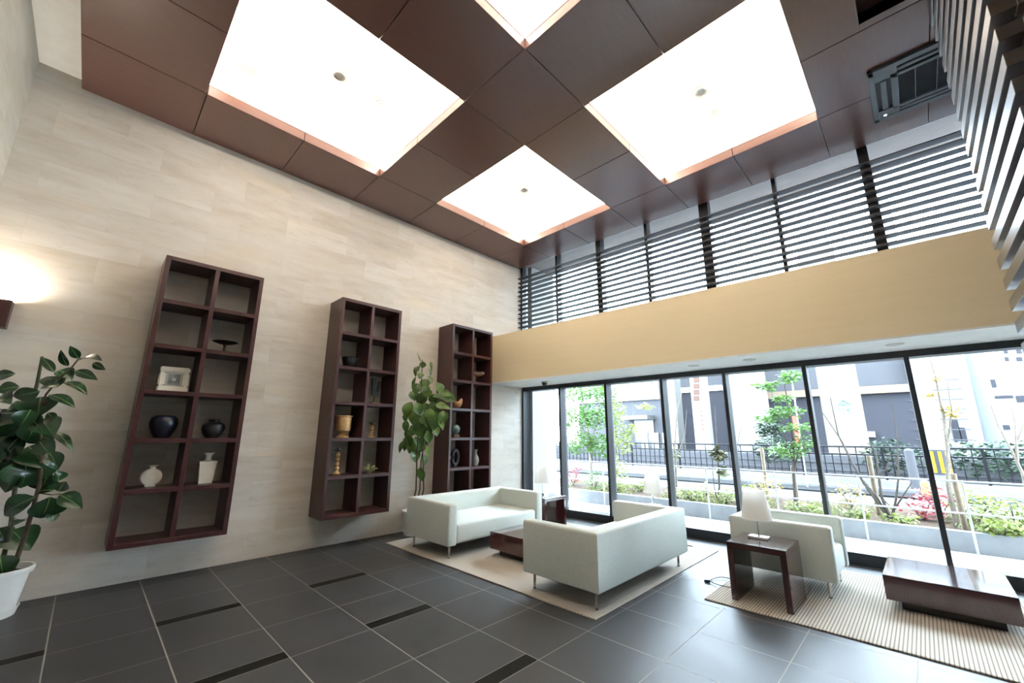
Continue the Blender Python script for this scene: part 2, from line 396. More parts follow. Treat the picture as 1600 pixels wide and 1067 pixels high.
# lower shop-front glazing: window_1, upper clerestory: window_2
MU = [.978, 1.992, 3.022, 3.972, 4.955, 5.944, 6.95, 7.95, 8.95]
win = empty_struct('window_1', (0, 3.655, 0))
def wpart(name, m, *boxes, parent):
    b = MB()
    for q in boxes: wbox(b, *q)
    return b.build(name, m, parent)
wpart('bottom_rail', M['frame'], (0.005, RX, 0, .2, 0, .13), parent=win)
wpart('top_rail', M['frame'], (0.005, RX, .0, .2, 2.355, 2.434), parent=win)
wpart('jamb', M['frame'], (0.005, .045, 0, .2, .13, 2.355), parent=win)
for k, u in enumerate(MU): wpart('mullion', M['frame'], (u-.023, u+.023, 0, .2, .13, 2.355), parent=win)
ed = [.045]+MU+[RX]
for a, c in zip(ed, ed[1:]): wpart('pane', M['glass'], (a+.023, c-.023, .15, .158, .13, 2.355), parent=win)
win2 = empty_struct('window_2', (0, 3.62, 3.394))
def w2(name, m, *q): 
    b = MB(); wbox(b, *q, y0=3.62); return b.build(name, m, win2)
w2('jamb', M['frame'], .005, .05, 0, .16, 3.394, 5.21)
for k, u in enumerate([.995, 2.0, 2.967, 3.956, 4.941, 5.945, 6.95, 7.95, 8.95]):
    hw = (.024, .05, .026, .07, .024, .052, .024, .07, .024)[k]
    w2('mullion', M['frame'], u-hw, u+hw, 0, .16, 3.394, 5.21)
w2('bottom_rail', M['frame'], .005, RX, 0, .16, 3.394, 3.43)
ed = [.05, .995, 2.0, 2.967, 3.956, 4.941, 5.945, 6.95, 7.95, 8.95, RX]
for a, c in zip(ed, ed[1:]): w2('pane', M['glass'], a+.03, c-.03, .12, .128, 3.43, 5.21)
# slats of the clerestory
ls = thing('louvre_slats', 'dark horizontal louvre slats across the clerestory glazing above the cream bulkhead', 'louvre', (0, 3.52, 3.4))
for k in range(15):
    b = MB(); z = 4.865-.1025*k; wbox(b, .004, RX-.01, 0, .118, z-.014, z, .002, 3.522); b.build('slat', M['slat'], ls)

# louvred timber box hanging at the right
fx, y0_, y1_ = 6.556, .40, 2.0
sc = thing('louvred_screen', 'dark timber louvred box of stacked horizontal fins hanging from the ceiling at right', 'screen', (fx, y0_, 5.1))
MB().box(fx+.15, RX-.02, y0_+.15, y1_-.05, 2.05, H-.002).build('dark_backing', M['base_dark'], sc)  # unseen dark box added inside so the gaps between fins look dark
for k in range(19):
    zb = 5.015-.1655*k
    b = MB(); b.box(fx, fx+.095, y0_, y1_, zb, zb+.085, .002, 1); b.build('fin', M['fin_wood'], sc)
    b = MB(); b.box(fx+.096, RX-.02, y0_, y0_+.095, zb, zb+.085, .002, 1); b.build('fin', M['fin_wood'], sc)
for yy in (y0_+.3, 1.3): MB().box(fx+.096, fx+.149, yy, yy+.05, 2.05, H-.002).build('upright', M['fin_wood'], sc)
b = MB(); b.box(fx+.3, fx+.35, y0_+.096, y0_+.149, 2.05, H-.002); b.build('upright', M['fin_wood'], sc)

# ceiling cassette
ac = thing('ceiling_air_conditioner', 'grey square air conditioning cassette set in the dark ceiling beside the louvred box', 'air conditioner', (6.57, 2.81, H))
x0, x1, y0, y1 = 6.10, 7.05, 2.335, 3.285
b = MB()
for q in ((x0, x1, y0, y0+.07), (x0, x1, y1-.07, y1), (x0, x0+.05, y0, y1), (x1-.05, x1, y0, y1)): b.box(*q, H-.035, H-.001, .006)
for q in ((x0+.05, x0+.22, y0+.07, y0+.2), (x0+.05, x0+.22, y1-.2, y1-.07), (x1-.22, x1-.05, y0+.07, y0+.2), (x1-.22, x1-.05, y1-.2, y1-.07)): b.box(*q, H-.032, H-.001)
b.build('casing', M['ac'], ac)
MB().box(x0+.05, x1-.05, y0+.07, y1-.07, H-.008, H-.002).build('recess', M['ac_dark'], ac)
b = MB(); X0, X1, Y0, Y1 = x0+.17, x1-.17, y0+.17, y1-.17
for q in ((X0, X1, Y0, Y0+.045), (X0, X1, Y1-.045, Y1), (X0, X0+.055, Y0, Y1), (X1-.055, X1, Y0, Y1)): b.box(*q, H-.045, H-.01, .005)
for xx in (X0+.18, X0+.34): b.box(xx, xx+.006, Y0, Y1, H-.042, H-.012)
gf = b.build('grille_frame', M['ac'], ac)
b = MB()
for k in range(24): yy = Y0+.045+k*(Y1-Y0-.09)/24; b.box(X0+.055, X1-.055, yy, yy+.008, H-.036, H-.018)
b.build('intake_grille', M['ac_dark'], gf)
for q in ((x0+.085, x0+.135, y0+.22, y1-.22), (x1-.135, x1-.085, y0+.22, y1-.22), (x0+.22, x1-.22, y0+.095, y0+.14), (x0+.22, x1-.22, y1-.14, y1-.095)):
    b = MB(); b.box(*q, H-.040, H-.012, .01); b.build('flap', M['ac'], ac)
MB().lathe([(0, -.04), (.012, -.039), (.014, -.034)], (x0+.10, y1-.10, H), 12).build('indicator', emit('indicator_lens', (.9, 1, .95), 1.5), ac)

# fixtures in the recesses
names = ['white recess above the left bookcase', 'white recess nearest the window corner', 'white recess beside the air conditioner', 'white recess at the top edge']
M['dl'] = mat('downlight_reflector', (.35, .35, .32), .25, .8); M['offwhite'] = mat('off_white_plastic', (.50, .49, .46), .5)
for (x0, x1, y0, y1), nm in zip(COF, names):
    cx, cy = (x0+x1)/2, (y0+y1)/2
    if nm.endswith('top edge'): continue
    d = thing('downlight', 'small round recessed downlight in the middle of the '+nm, 'light', (cx, cy, ZT))
    MB().lathe([(.045, -.004), (.062, -.006), (.066, -.001), (.066, 0)], (cx, cy, ZT), 24).build('trim_ring', M['chrome'], d, True)
    MB().lathe([(0, -.003), (.028, -.003), (.046, -.004), (.046, -.0005)], (cx, cy, ZT), 24).build('reflector', M['dl'], d, True)
    e = MB().lathe([(0, -.035), (.03, -.034), (.04, -.02), (.055, -.018), (.058, -.004), (.058, 0)], (cx, cy+.51, ZT), 24).build('smoke_detector', M['offwhite'], None, True)
    tag(e, 'pale round smoke detector near the downlight of the '+nm, 'detector')
g = thing('air_vent', 'pale square air vent near the corner of the white recess above the left bookcase', 'vent', (1.16, -2.1, ZT))
M['vent'] = mat('cream_vent', (.40, .36, .28), .6)
MB().box(1.02, 1.30, -2.24, -1.96, ZT-.012, ZT-.0005, .003).build('vent_frame', M['vent'], g)
b = MB()
for k in range(6): b.box(1.05, 1.27, -2.205+k*.036, -2.185+k*.036, ZT-.018, ZT-.0118)
b.build('vent_blade', M['vent'], g)

# wall lamp at the far left
s = thing('wall_lamp', 'brown box shaped wall uplight at the left edge above the tall rubber plant', 'lamp', (0, -3.46, 2.42))
b = MB(); b.box(.001, .125, -3.58, -3.56, 2.42, 2.655); b.box(.001, .125, -3.385, -3.365, 2.42, 2.655); b.box(.105, .125, -3.56, -3.385, 2.42, 2.655); b.box(.001, .125, -3.58, -3.365, 2.40, 2.42)
b.build('housing', M['shelf_wood'], s)
MB().tube([(.055, -3.55, 2.60), (.055, -3.395, 2.60)], .012).build('bulb', emit('lamp_tube', (1, .85, .65), 40), s)
area('wall_lamp_light', (.055, -3.472, 2.63), .07, .15, 12, WARM, (math.pi, 0, 0))

# soffit fittings
t = thing('security_camera', 'small black dome security camera under the white soffit at the window corner', 'camera', at_y(851, 601, 3.2))
cx, cy = t.location.x, t.location.y
t.location.z = 2.434
MB().lathe([(0, 0), (.062, 0), (.062, -.022), (.05, -.03)], (cx, cy, 2.434), 24).build('camera_base', M['offwhite'], t, True)
MB().lathe([(.048, -.026), (.044, -.05), (.028, -.068), (0, -.075)], (cx, cy, 2.434), 24).build('dome', mat('smoked_dome', (.01, .01, .012), .12), t, True)
for px, py, lb in ((1084, 571.5, 'flush white downlight disc in the soffit above the third glass pane'), (1171, 562, 'flush white downlight disc in the soffit above the fourth glass pane'), (1398, 538, 'flush white downlight disc in the soffit nearest the right edge')):
    p = CAM+ray(px, py)*((2.434-CAM.z)/ray(px, py).z)
    d = MB().lathe([(0, -.004), (.06, -.004), (.075, -.006), (.08, -.001), (.08, 0)], (p.x, p.y, 2.434), 28).build('soffit_downlight', M['offwhite'], None, True); tag(d, lb, 'light')

# ------------------------------------------------------------------ rugs
b = MB().box(.46, 3.83, .425, 3.28, .0005, .012, .003, 1); tag(b.build('rug', M['rug']), 'large ribbed beige rug under the two facing sofas', 'rug')
b = MB().box(4.29, 8.6, 1.50, 3.45, .0005, .012, .003, 1); tag(b.build('rug', M['rug']), 'ribbed beige rug under the armchair and the low table at right', 'rug')
RZ = .012

# ------------------------------------------------------------------ sofas
def sofa(label, name, cat, x0, x1, y0, y1, face, group=None):
    """face=+1: opens towards +x, face=-1: opens towards -x"""
    r = thing(name, label, cat, ((x0+x1)/2, (y0+y1)/2, RZ), group)
    zb, zt = .158, .632; ta, tb = .135, .165
    def X(d): return x0+d if face > 0 else x1-d       # d measured from the back
    D = x1-x0
    def P(*pts):
        pts = [(X(a), c) for a, c in pts]
        return pts if face > 0 else pts[::-1]
    def rev(k, n): return k if face > 0 else (n-2-k) % n
    # three upholstered slabs mitred at the back corners
    back = P((0, y0), (tb, y0+ta), (tb, y1-ta), (0, y1))
    MB().prism(back, zb, zt, .022, 3, keep=[rev(0, 4), rev(2, 4)]).build('backrest', M['fabric'], r, True)
    arm = P((0, y0), (D, y0), (D, y0+ta), (tb, y0+ta)); MB().prism(arm, zb, zt, .022, 3, keep=[rev(3, 4)]).build('armrest', M['fabric'], r, True)
    arm = P((0, y1), (tb, y1-ta), (D, y1-ta), (D, y1)); MB().prism(arm, zb, zt, .022, 3, keep=[rev(0, 4)]).build('armrest', M['fabric'], r, True)
    xa, xb = sorted((X(tb-.01), X(D-.012)))
    MB().box(xa, xb, y0+ta+.003, y1-ta-.003, zb+.012, .395, .035, 4).build('seat', M['fabric'], r, True)
    xa, xb = sorted((X(.05), X(D-.05)))
    MB().box(xa, xb, y0+.05, y1-.05, zb-.006, zb+.02).build('base_panel', M['black'], r)
    for dx in (.085, D-.085):
        for yy in (y0+.085, y1-.085):
            lg = MB().tube([(X(dx), yy, zb), (X(dx), yy, RZ+.006)], [.017, .011], 14).build('leg', M['chrome'], r, True)
            MB().lathe([(0, 0), (.013, 0), (.013, .006), (0, .0062)], (X(dx), yy, RZ+.0005), 14).build('foot_pad', M['black'], lg)
    return r
sofa('sage grey sofa along the stone wall in front of the rightmost bookcase', 'sofa', 'sofa', .815, 1.745, .51, 2.235, 1)
sofa('sage grey sofa with its back to the camera side, nearest sofa', 'sofa', 'sofa', 2.945, 3.82, .51, 2.35, -1)
sofa('sage grey armchair behind the side table with the large lamp', 'armchair', 'chair', 4.335, 5.20, 2.24, 3.04, 1)

# ------------------------------------------------------------------ tables
def side_table(label, x0, x1, y0, y1, along, h=.5, rz=RZ):
    r = thing('side_table', label, 'table', ((x0+x1)/2, (y0+y1)/2, rz))
    MB().box(x0, x1, y0, y1, h-.05, h, .003, 1).build('tabletop', M['table_wood'], r)
    for s in (0, 1):
        b = MB()
        if along == 'x': xa = x0 if s == 0 else x1-.048; b.box(xa, xa+.048, y0+.001, y1-.001, rz+.0005, h-.0495, .002, 1)
        else: ya = y0 if s == 0 else y1-.048; b.box(x0+.001, x1-.001, ya, ya+.048, rz+.0005, h-.0495, .002, 1)
        b.build('side_panel', M['table_wood'], r)
    return r
side_table('dark lacquered side table in front of the armchair, large lamp on top', 4.482, 4.955, 1.645, 2.17, 'x')
side_table('dark lacquered side table in the window corner beyond the far sofa', 1.13, 1.65, 2.40, 2.935, 'y')
side_table('dark lacquered side table hidden behind the nearest sofa, under a white lamp', 2.86, 3.38, 2.62, 3.14, 'y')
def low_table(label, x0, x1, y0, y1):
    r = thing('coffee_table', label, 'table', ((x0+x1)/2, (y0+y1)/2, RZ))
    MB().box(x0, x1, y0, y1, .088, .283, .003, 1).build('tabletop', M['table_wood'], r)
    MB().box(x0+.09, x1-.09, y0+.085, y1-.085, RZ+.0005, .0878).build('plinth', M['base_dark'], r)
    return r
low_table('low square lacquered table between the two sofas', 1.90, 2.66, 1.04, 1.80)
low_table('low square lacquered table at the right edge reflecting the window', 5.502, 6.268, 2.375, 3.14)

def lamp(label, x, y, z, rot=0):
    r = thing('table_lamp', label, 'lamp', (x, y, z)); cr, sr = math.cos(rot), math.sin(rot)
    MB().prism([(x+(a*.085)*cr-(c*.055)*sr, y+(a*.085)*sr+(c*.055)*cr) for a, c in ((-1, -1), (1, -1), (1, 1), (-1, 1))], z+.0005, z+.022, .003, 1).build('lamp_base', M['chrome'], r)
    MB().tube([(x, y, z+.02), (x, y, z+.40)], .006, 12).build('stem', M['chrome'], r, True)
    MB().lathe([(.132, .175), (.092, .435), (.090, .435), (.130, .175), (.132, .175)], (x, y, z), 48).build('lamp_shade', M['shade'], r, True); sh_ = r.children[-1]
    b = MB().lathe([(.012, .40), (.012, .405), (0, .405)], (x, y, z), 12)
    for k in range(3): a = 2.1*k; b.tube([(x, y, z+.402), (x+.088*math.cos(a), y+.088*math.sin(a), z+.425)], .002, 6)
    b.build('shade_carrier', M['chrome'], sh_)
    return r
lamp('white cone shade lamp on the side table in front of the armchair', 4.672, 1.985, .5)
lamp('white cone shade lamp on the corner table against the bright leftmost pane', 1.275, 2.79, .5)
lamp('white cone shade lamp standing behind the backrest of the nearest sofa', 3.12, 3.0, .5)

# cables
def cable(label, pts, plug=None):
    r = thing('power_cord', label, 'cord', pts[0])
    cu = []
    n = len(pts)
    for i in range(n-1):
        p0, p1, p2, p3 = (V(pts[max(i-1, 0)]), V(pts[i]), V(pts[i+1]), V(pts[min(i+2, n-1)]))
        for k in range(8):
            t = k/8; cu.append(.5*((2*p1)+(p2-p0)*t+(2*p0-5*p1+4*p2-p3)*t*t+(3*p1-p0-3*p2+p3)*t**3))
    cu.append(V(pts[-1]))
    MB().tube(cu, .0045, 8).build('cable', M['black'], r, True)
    if plug: a, c = V(plug[0]), V(plug[1]); d = (c-a); MB().obox((a+c)/2, d*.5, V((-d.y, d.x, 0)).normalized()*.016, (0, 0, .012), .003).build('plug', M['black'], r)
    return r
def fl(px, py, z=.006):
    d = ray(px, py); p = CAM+d*((z-CAM.z)/d.z)
    return V((p.x, p.y, .0185)) if p.x > 4.15 and z < .0185 else p
cable('looped black cord on the floor tiles left of the armchair side table', [fl(1107, 907), fl(1122, 904), fl(1137, 905), fl(1150, 908, .02), fl(1158, 914, .02), fl(1148, 918, .02), fl(1132, 918), fl(1118, 914), fl(1108, 909)], (fl(1101, 907, .013), fl(1110, 909, .013)))
cable('short grey cord end on the rug beyond the nearest sofa', [fl(1060, 851, .017), fl(1068, 851, .017), fl(1076, 852, .017), fl(1082, 853.5, .017)])

# ------------------------------------------------------------------ bookcases
SY = [-2.391, -.467, 1.4725]; SD, SWD, ZTP, ZBT = .413, .9385, 3.3435, .3994; TB = .044
PITCHZ = (ZTP-ZBT-TB)/6
lbl = ['tall dark wood wall bookcase nearest the camera, holding the silver frame', 'tall dark wood wall bookcase in the middle, holding the golden goblet', 'tall dark wood wall bookcase at the window corner behind the far sofa']
def bookcase(y0, label):
    r = thing('wall_bookcase', label, 'bookcase', (.001, y0, ZBT), 'wall bookcases on the stone wall')
    x0, x1 = .001, SD; y1 = y0+SWD
    MB().box(x0, x1, y0, y0+TB, ZBT, ZTP, .002, 1).build('side_panel', M['shelf_wood'], r)
    MB().box(x0, x1, y1-TB, y1, ZBT, ZTP, .002, 1).build('side_panel', M['shelf_wood'], r)
    MB().box(x0, x1, y0+TB, y1-TB, ZTP-TB, ZTP, .002, 1).build('top_panel', M['shelf_wood'], r)
    MB().box(x0, x1, y0+TB, y1-TB, ZBT, ZBT+TB, .002, 1).build('bottom_panel', M['shelf_wood'], r)
    ym = (y0+y1)/2
    MB().box(x0, x1-.002, ym-TB/2, ym+TB/2, ZBT+TB, ZTP-TB, .002, 1).build('divider', M['shelf_wood'], r)
    for k in range(1, 6):
        z = ZTP-TB-PITCHZ*k
        for a, c in ((y0+TB, ym-TB/2), (ym+TB/2, y1-TB)): MB().box(x0, x1-.002, a, c, z, z+TB, .002, 1).build('shelf', M['shelf_wood'], r)
    return r
bc = bookcase(SY[0], lbl[0])
for y0, l in zip(SY[1:], lbl[1:]): copy_thing(bc, (.001, y0, ZBT), l)
def zs(row): return ZTP-PITCHZ*row+.0005       # top of the shelf under row 1..6
def yc(i, col): return SY[i]+TB+(SWD-3*TB)/4+(col)*((SWD-3*TB)/2+TB)

ceram = mat('cream_ceramic', (.66, .60, .50), .45); dkblue = mat('dark_blue_glaze', (.010, .013, .026), .3, var=.3, vscale=14); dkpot = mat('black_iron_glaze', (.012, .012, .014), .38, var=.5, vscale=20)
gold = mat('antique_gold', (.58, .37, .16), .4, .3, var=.2, vscale=25); silver = mat('silver_frame', (.80, .76, .66), .4, .25)
bronze = mat('dark_bronze', (.06, .045, .03), .35, .8); driftw = mat('driftwood', (.17, .10, .065), .7, var=.4, vscale=20)
# first bookcase
x, y, z = .24, -1.714, zs(2)
r = thing('pedestal_dish', 'shallow dark bronze pedestal dish on the second shelf, first bookcase', 'dish', (x, y, z))
MB().lathe([(0, .105), (.07, .112), (.125, .132), (.128, .136), (.07, .122), (0, .116)], (x, y, z), 40).build('bowl', bronze, r, True)
MB().lathe([(0, 0), (.048, 0), (.046, .008), (.014, .02), (.011, .07), (.02, .108)], (x, y, z), 24).build('foot', bronze, r, True)
x, y, z = .25, -2.118, zs(3)
r = thing('picture_frame', 'square silver picture frame leaning in the first bookcase', 'frame', (x, y, z))
tl = .10
def fr(cx, cy, cz, w0, h0, d0, hw, hh): pass
b = MB(); Wd, Hd = .132, .135
def fpt(yy, zz, dx=0): return V((x-zz*tl+dx, y+yy, z+.001+zz))
for (a0, c0, a1, c1) in ((-Wd, 0, Wd, .062), (-Wd, 2*Hd-.062, Wd, 2*Hd), (-Wd, .062, -Wd+.058, 2*Hd-.062), (Wd-.058, .062, Wd, 2*Hd-.062)):
    b.obox((fpt(a0, c0)+fpt(a1, c1))*.5, (.02, 0, 0), (0, (a1-a0)/2, 0), V((-tl, 0, 1))*((c1-c0)/2), .012)
b.build('frame_rail', silver, r, True)
mb_ = MB().obox(fpt(0, Hd), (.006, 0, 0), (0, .078, 0), V((-tl, 0, 1))*.082).build('mat_board', mat('pale_mount', (.40, .39, .35), .7), r)
MB().obox(fpt(0, Hd, .0065), (.001, 0, 0), (0, .052, 0), V((-tl, 0, 1))*.058).build('picture', mat('grey_print', (.22, .24, .23), .3, var=.5, vscale=12), mb_)
MB().obox(fpt(0, Hd, .0085), (.0008, 0, 0), (0, .015, 0), V((-tl, 0, 1))*.015, .0005).build('medallion', mat('pale_medal', (.5, .49, .45), .4, .4), mb_)
x, y, z = .21, -2.13, zs(4)
tag(MB().lathe([(0, 0), (.056, 0), (.085, .04), (.116, .11), (.122, .16), (.112, .205), (.085, .232), (.062, .236), (.056, .228), (.05, .20), (0, .19)], (x, y, z), 40).build('round_vase', dkblue, None, True), 'round dark blue glazed vase on the fourth shelf, first bookcase', 'vase')
x, y, z = .21, -1.69, zs(4)
r = thing('lidded_jar', 'squat black jar with a small neck beside the dark blue vase', 'jar', (x, y, z))
MB().lathe([(0, 0), (.055, 0), (.088, .04), (.110, .10), (.107, .145), (.065, .178), (.048, .182)], (x, y, z), 40).build('body', dkpot, r, True)
MB().lathe([(.049, .180), (.050, .197), (.063, .204), (.056, .206), (.042, .198), (0, .19)], (x, y, z), 32).build('neck', dkpot, r, True)
x, y, z = .20, -2.15, zs(5)
r = thing('moon_flask', 'round flat cream flask vase on the fifth shelf of the first bookcase', 'vase', (x, y, z))
b = MB(); rings = []
for rr, dx in ((0.001, -.03), (.052, -.03), (.083, -.02), (.092, 0), (.083, .02), (.052, .03), (0.001, .03)):
    rings.append([b.bm.verts.new((x+dx, y+rr*math.cos(t*math.pi/20), z+.095+rr*.95*math.sin(t*math.pi/20))) for t in range(40)])
for p, q in zip(rings, rings[1:]):
    for t in range(40): b.bm.faces.new((p[t], p[(t+1) % 40], q[(t+1) % 40], q[t]))
b.build('body', ceram, r, True)
MB().box(x-.028, x+.028, y-.042, y+.042, z, z+.022, .005).build('foot', ceram, r, True)
MB().lathe([(.028, .172), (.025, .196), (.046, .208), (.044, .212), (.02, .202), (.017, .18)], (x, y, z), 24, sx=.7).build('neck', ceram, r, True)
MB().lathe([(0.001, 0), (.05, 0), (.054, .002), (.05, .004)], (0, 0, 0), 8).bm.free()
x, y, z = .20, -1.69, zs(5)
r = thing('square_vase', 'tapered square cream vase with flared neck on the fifth shelf', 'vase', (x, y, z))
b = MB(); q0 = [(-.075, -.075), (.075, -.075), (.075, .075), (-.075, .075)]; bm_ = bmesh.new()
lv = []
for s_, zz in ((.060, 0), (.078, .2), (.083, .232), (.036, .240)): lv.append([bm_.verts.new((x+s_*.75*sx_, y+s_*sy_, z+zz)) for sx_, sy_ in ((-1, -1), (1, -1), (1, 1), (-1, 1))])
bm_.faces.new(lv[0][::-1]); bm_.faces.new(lv[-1])
for p, q in zip(lv, lv[1:]):
    for t in range(4): bm_.faces.new((p[t], p[(t+1) % 4], q[(t+1) % 4], q[t]))
b.merge(bm_); b.build('body', ceram, r)
MB().lathe([(.036, .236), (.027, .262), (.029, .29), (.053, .325), (.049, .327), (.023, .29), (.02, .25)], (x, y, z), 28).build('neck', ceram, r, True)
# second bookcase
x, y, z = .22, -.20, zs(2)
tag(MB().lathe([(0, 0), (.06, 0), (.078, .015), (.104, .10), (.114, .155), (.106, .155), (.09, .08), (0, .03)], (x, y, z), 36).build('black_bowl', dkpot, None, True), 'plain black bowl on the second shelf of the middle bookcase', 'bowl')
x, y, z = .22, .235, zs(3)
r = thing('abstract_sculpture', 'dark two pronged sculpture on a pale base in the middle bookcase', 'sculpture', (x, y, z))
MB().box(x-.05, x+.05, y-.07, y+.07, z, z+.022, .003).build('base', driftw, r)
b = MB()
b.tube([(x, y-.02, z+.02), (x, y-.02, z+.12)], .006, 8)
b.obox((x, y-.045, z+.255), (.018, 0, 0), (0, .032, 0), (0, -.004, .135), .012); b.obox((x, y+.045, z+.235), (.018, 0, 0), (0, .026, 0), (0, .006, .11), .012); b.obox((x, y, z+.15), (.016, 0, 0), (0, .06, 0), (0, 0, .03), .012)
b.build('figure', dkpot, r, True)
x, y, z = .22, -.205, zs(4)
r = thing('golden_goblet', 'wide golden goblet urn on the fourth shelf of the middle bookcase', 'goblet', (x, y, z))
MB().lathe([(0, .075), (.05, .076), (.092, .095), (.100, .13), (.102, .275), (.112, .283), (.112, .300), (.094, .298), (.092, .15), (.06, .11), (0, .105)], (x, y, z), 40).build('cup', gold, r, True)
MB().lathe([(0, 0), (.082, 0), (.082, .018), (.055, .032), (.04, .048), (.048, .062), (.06, .076)], (x, y, z), 36).build('foot', gold, r, True)
def candlestick(label, x, y, z, h):
    r = thing('candlestick', label, 'candlestick', (x, y, z)); k = h/.34
    pr = [(0, 0), (.05, 0), (.052, .015), (.03, .03), (.018, .05)]
    n = 4
    for i in range(n):
        z0 = .05+i*.055; pr += [(.022, z0+.01), (.032, z0+.028), (.022, z0+.045), (.016, z0+.052)]
    pr += [(.018, .275), (.02, .29)]
    MB().lathe([(a, c*k) for a, c in pr], (x, y, z), 24).build('turned_stem', gold, r, True)
    MB().lathe([(.018, .288*k), (.05, .30*k), (.052, .315*k), (.024, .318*k), (.022, .34*k), (0, .34*k)], (x, y, z), 24).build('drip_pan', bronze, r, True)
    return r
candlestick('short turned gold candlestick beside the golden goblet', .22, .215, zs(4), .225)
candlestick('tall turned gold candlestick on the fifth shelf of the middle bookcase', .22, -.24, zs(5), .35)
x, y, z = .22, .225, zs(5)
r = thing('air_plant', 'spiky pale green air plant on the fifth shelf of the middle bookcase', 'plant', (x, y, z)); rg = random.Random(4)
b = MB()
for k in range(34):
    a = rg.uniform(0, 6.28); e = rg.uniform(.15, 1.25); L = rg.uniform(.11, .17); d = V((math.cos(a)*math.cos(e), math.sin(a)*math.cos(e), math.sin(e)))
    b.leaf((x, y, z+.02), V((x, y, z+.02))+d*L, .019, d.orthogonal() if d.orthogonal().z > 0 else -d.orthogonal(), .12, .3, 5)
b.build('leaf_rosette', mat('pale_green_leaf', (.42, .46, .20), .5, var=.35, vscale=25), r)
MB().lathe([(0, 0), (.03, 0), (.035, .02), (.02, .04), (0, .045)], (x, y, z), 16).build('bulb_base', mat('plant_base', (.25, .22, .10), .6), r, True)
# third bookcase
x, y, z = .22, 2.25, zs(2)
r = thing('driftwood_bird', 'brown driftwood bird carving on the second shelf at the window corner', 'carving', (x, y, z))
MB().box(x-.05, x+.05, y-.09, y+.075, z, z+.018, .003).build('base', mat('pale_plinth', (.55, .50, .42), .6), r)
MB().tube([(x, y-.03, z+.016), (x, y-.03, z+.16)], .005, 8).build('rod', bronze, r)
MB().tube([(x, y-.15, z+.185), (x, y-.07, z+.17), (x, y, z+.175), (x, y+.09, z+.20), (x, y+.16, z+.215)], [.012, .04, .045, .032, .022], 12).tube([(x, y-.06, z+.18), (x, y-.09, z+.235), (x, y-.13, z+.25)], [.026, .02, .006], 10).build('body', driftw, r, True)
x, y, z = .27, 1.70, zs(3)
b = MB(); n = 30; rings = []
for rr, zz in ((.03, 0), (.075, .025), (.108, .08), (.112, .13), (.104, .13), (.098, .08), (.06, .035), (.02, .025)):
    ring = []
    for i in range(n):
        a = 6.283*i/n; dz = (.028*math.sin(2*a+.6)+.014*math.sin(5*a)) if zz > .1 else 0
        ring.append(b.bm.verts.new((x+rr*math.cos(a), y+rr*math.sin(a), z+zz+dz)))
    rings.append(ring)
for p, q in zip(rings, rings[1:]):
    for t in range(n): b.bm.faces.new((p[t], p[(t+1) % n], q[(t+1) % n], q[t]))
b.bm.faces.new(rings[0][::-1]); b.bm.faces.new(rings[-1])
tag(b.build('carved_bowl', mat('orange_clay', (.48, .22, .09), .5, var=.35, vscale=14), None, True), 'orange clay bowl with a wavy rim on the third shelf of the corner bookcase', 'bowl')
x, y, z = .26, 1.715, zs(4)
r = thing('glass_globe', 'teal glass globe on a brown stand in the corner bookcase', 'ornament', (x, y, z))
MB().box(x-.05, x+.05, y-.06, y+.06, z, z+.055, .012).build('stand', driftw, r, True)
MB().lathe([(.0, .05)]+[(.088*math.sin(t*math.pi/14), .135-.088*math.cos(t*math.pi/14)) for t in range(1, 14)]+[(0, .223)], (x, y, z), 28).build('globe', mat('teal_glass', (.10, .17, .15), .12, var=.6, vscale=12), r, True)
MB().tube([(x, y, z+.222), (x, y+.02, z+.27), (x, y+.06, z+.30)], [.006, .005, .003], 8).build('hook', bronze, r)
x, y, z = .25, 1.735, zs(5)
r = thing('ring_vase', 'black ring shaped vase on the fifth shelf of the corner bookcase', 'vase', (x, y, z))
MB().tube([(x, y+.062*math.cos(t*math.pi/12), z+.155+.115*math.sin(t*math.pi/12)) for t in range(25)], [.034]*25, 12).build('ring', dkpot, r, True)
MB().lathe([(0, 0), (.05, 0), (.045, .012), (.028, .03), (.026, .05)], (x, y, z), 20).build('foot', dkpot, r, True)
x, y, z = .25, 2.19, zs(5)
r = thing('grey_bottle_vase', 'slim grey bottle vase beside the black ring vase', 'vase', (x, y, z))
gv = mat('grey_stoneware', (.30, .29, .27), .5, var=.2, vscale=18)
MB().lathe([(0, 0), (.04, 0), (.058, .05), (.062, .10), (.048, .15), (.028, .18), (.024, .21)], (x, y, z), 28).build('body', gv, r, True)
MB().lathe([(.024, .208), (.027, .24), (.040, .275), (.036, .276), (.02, .24), (.018, .21)], (x, y, z), 24).build('neck', gv, r, True)

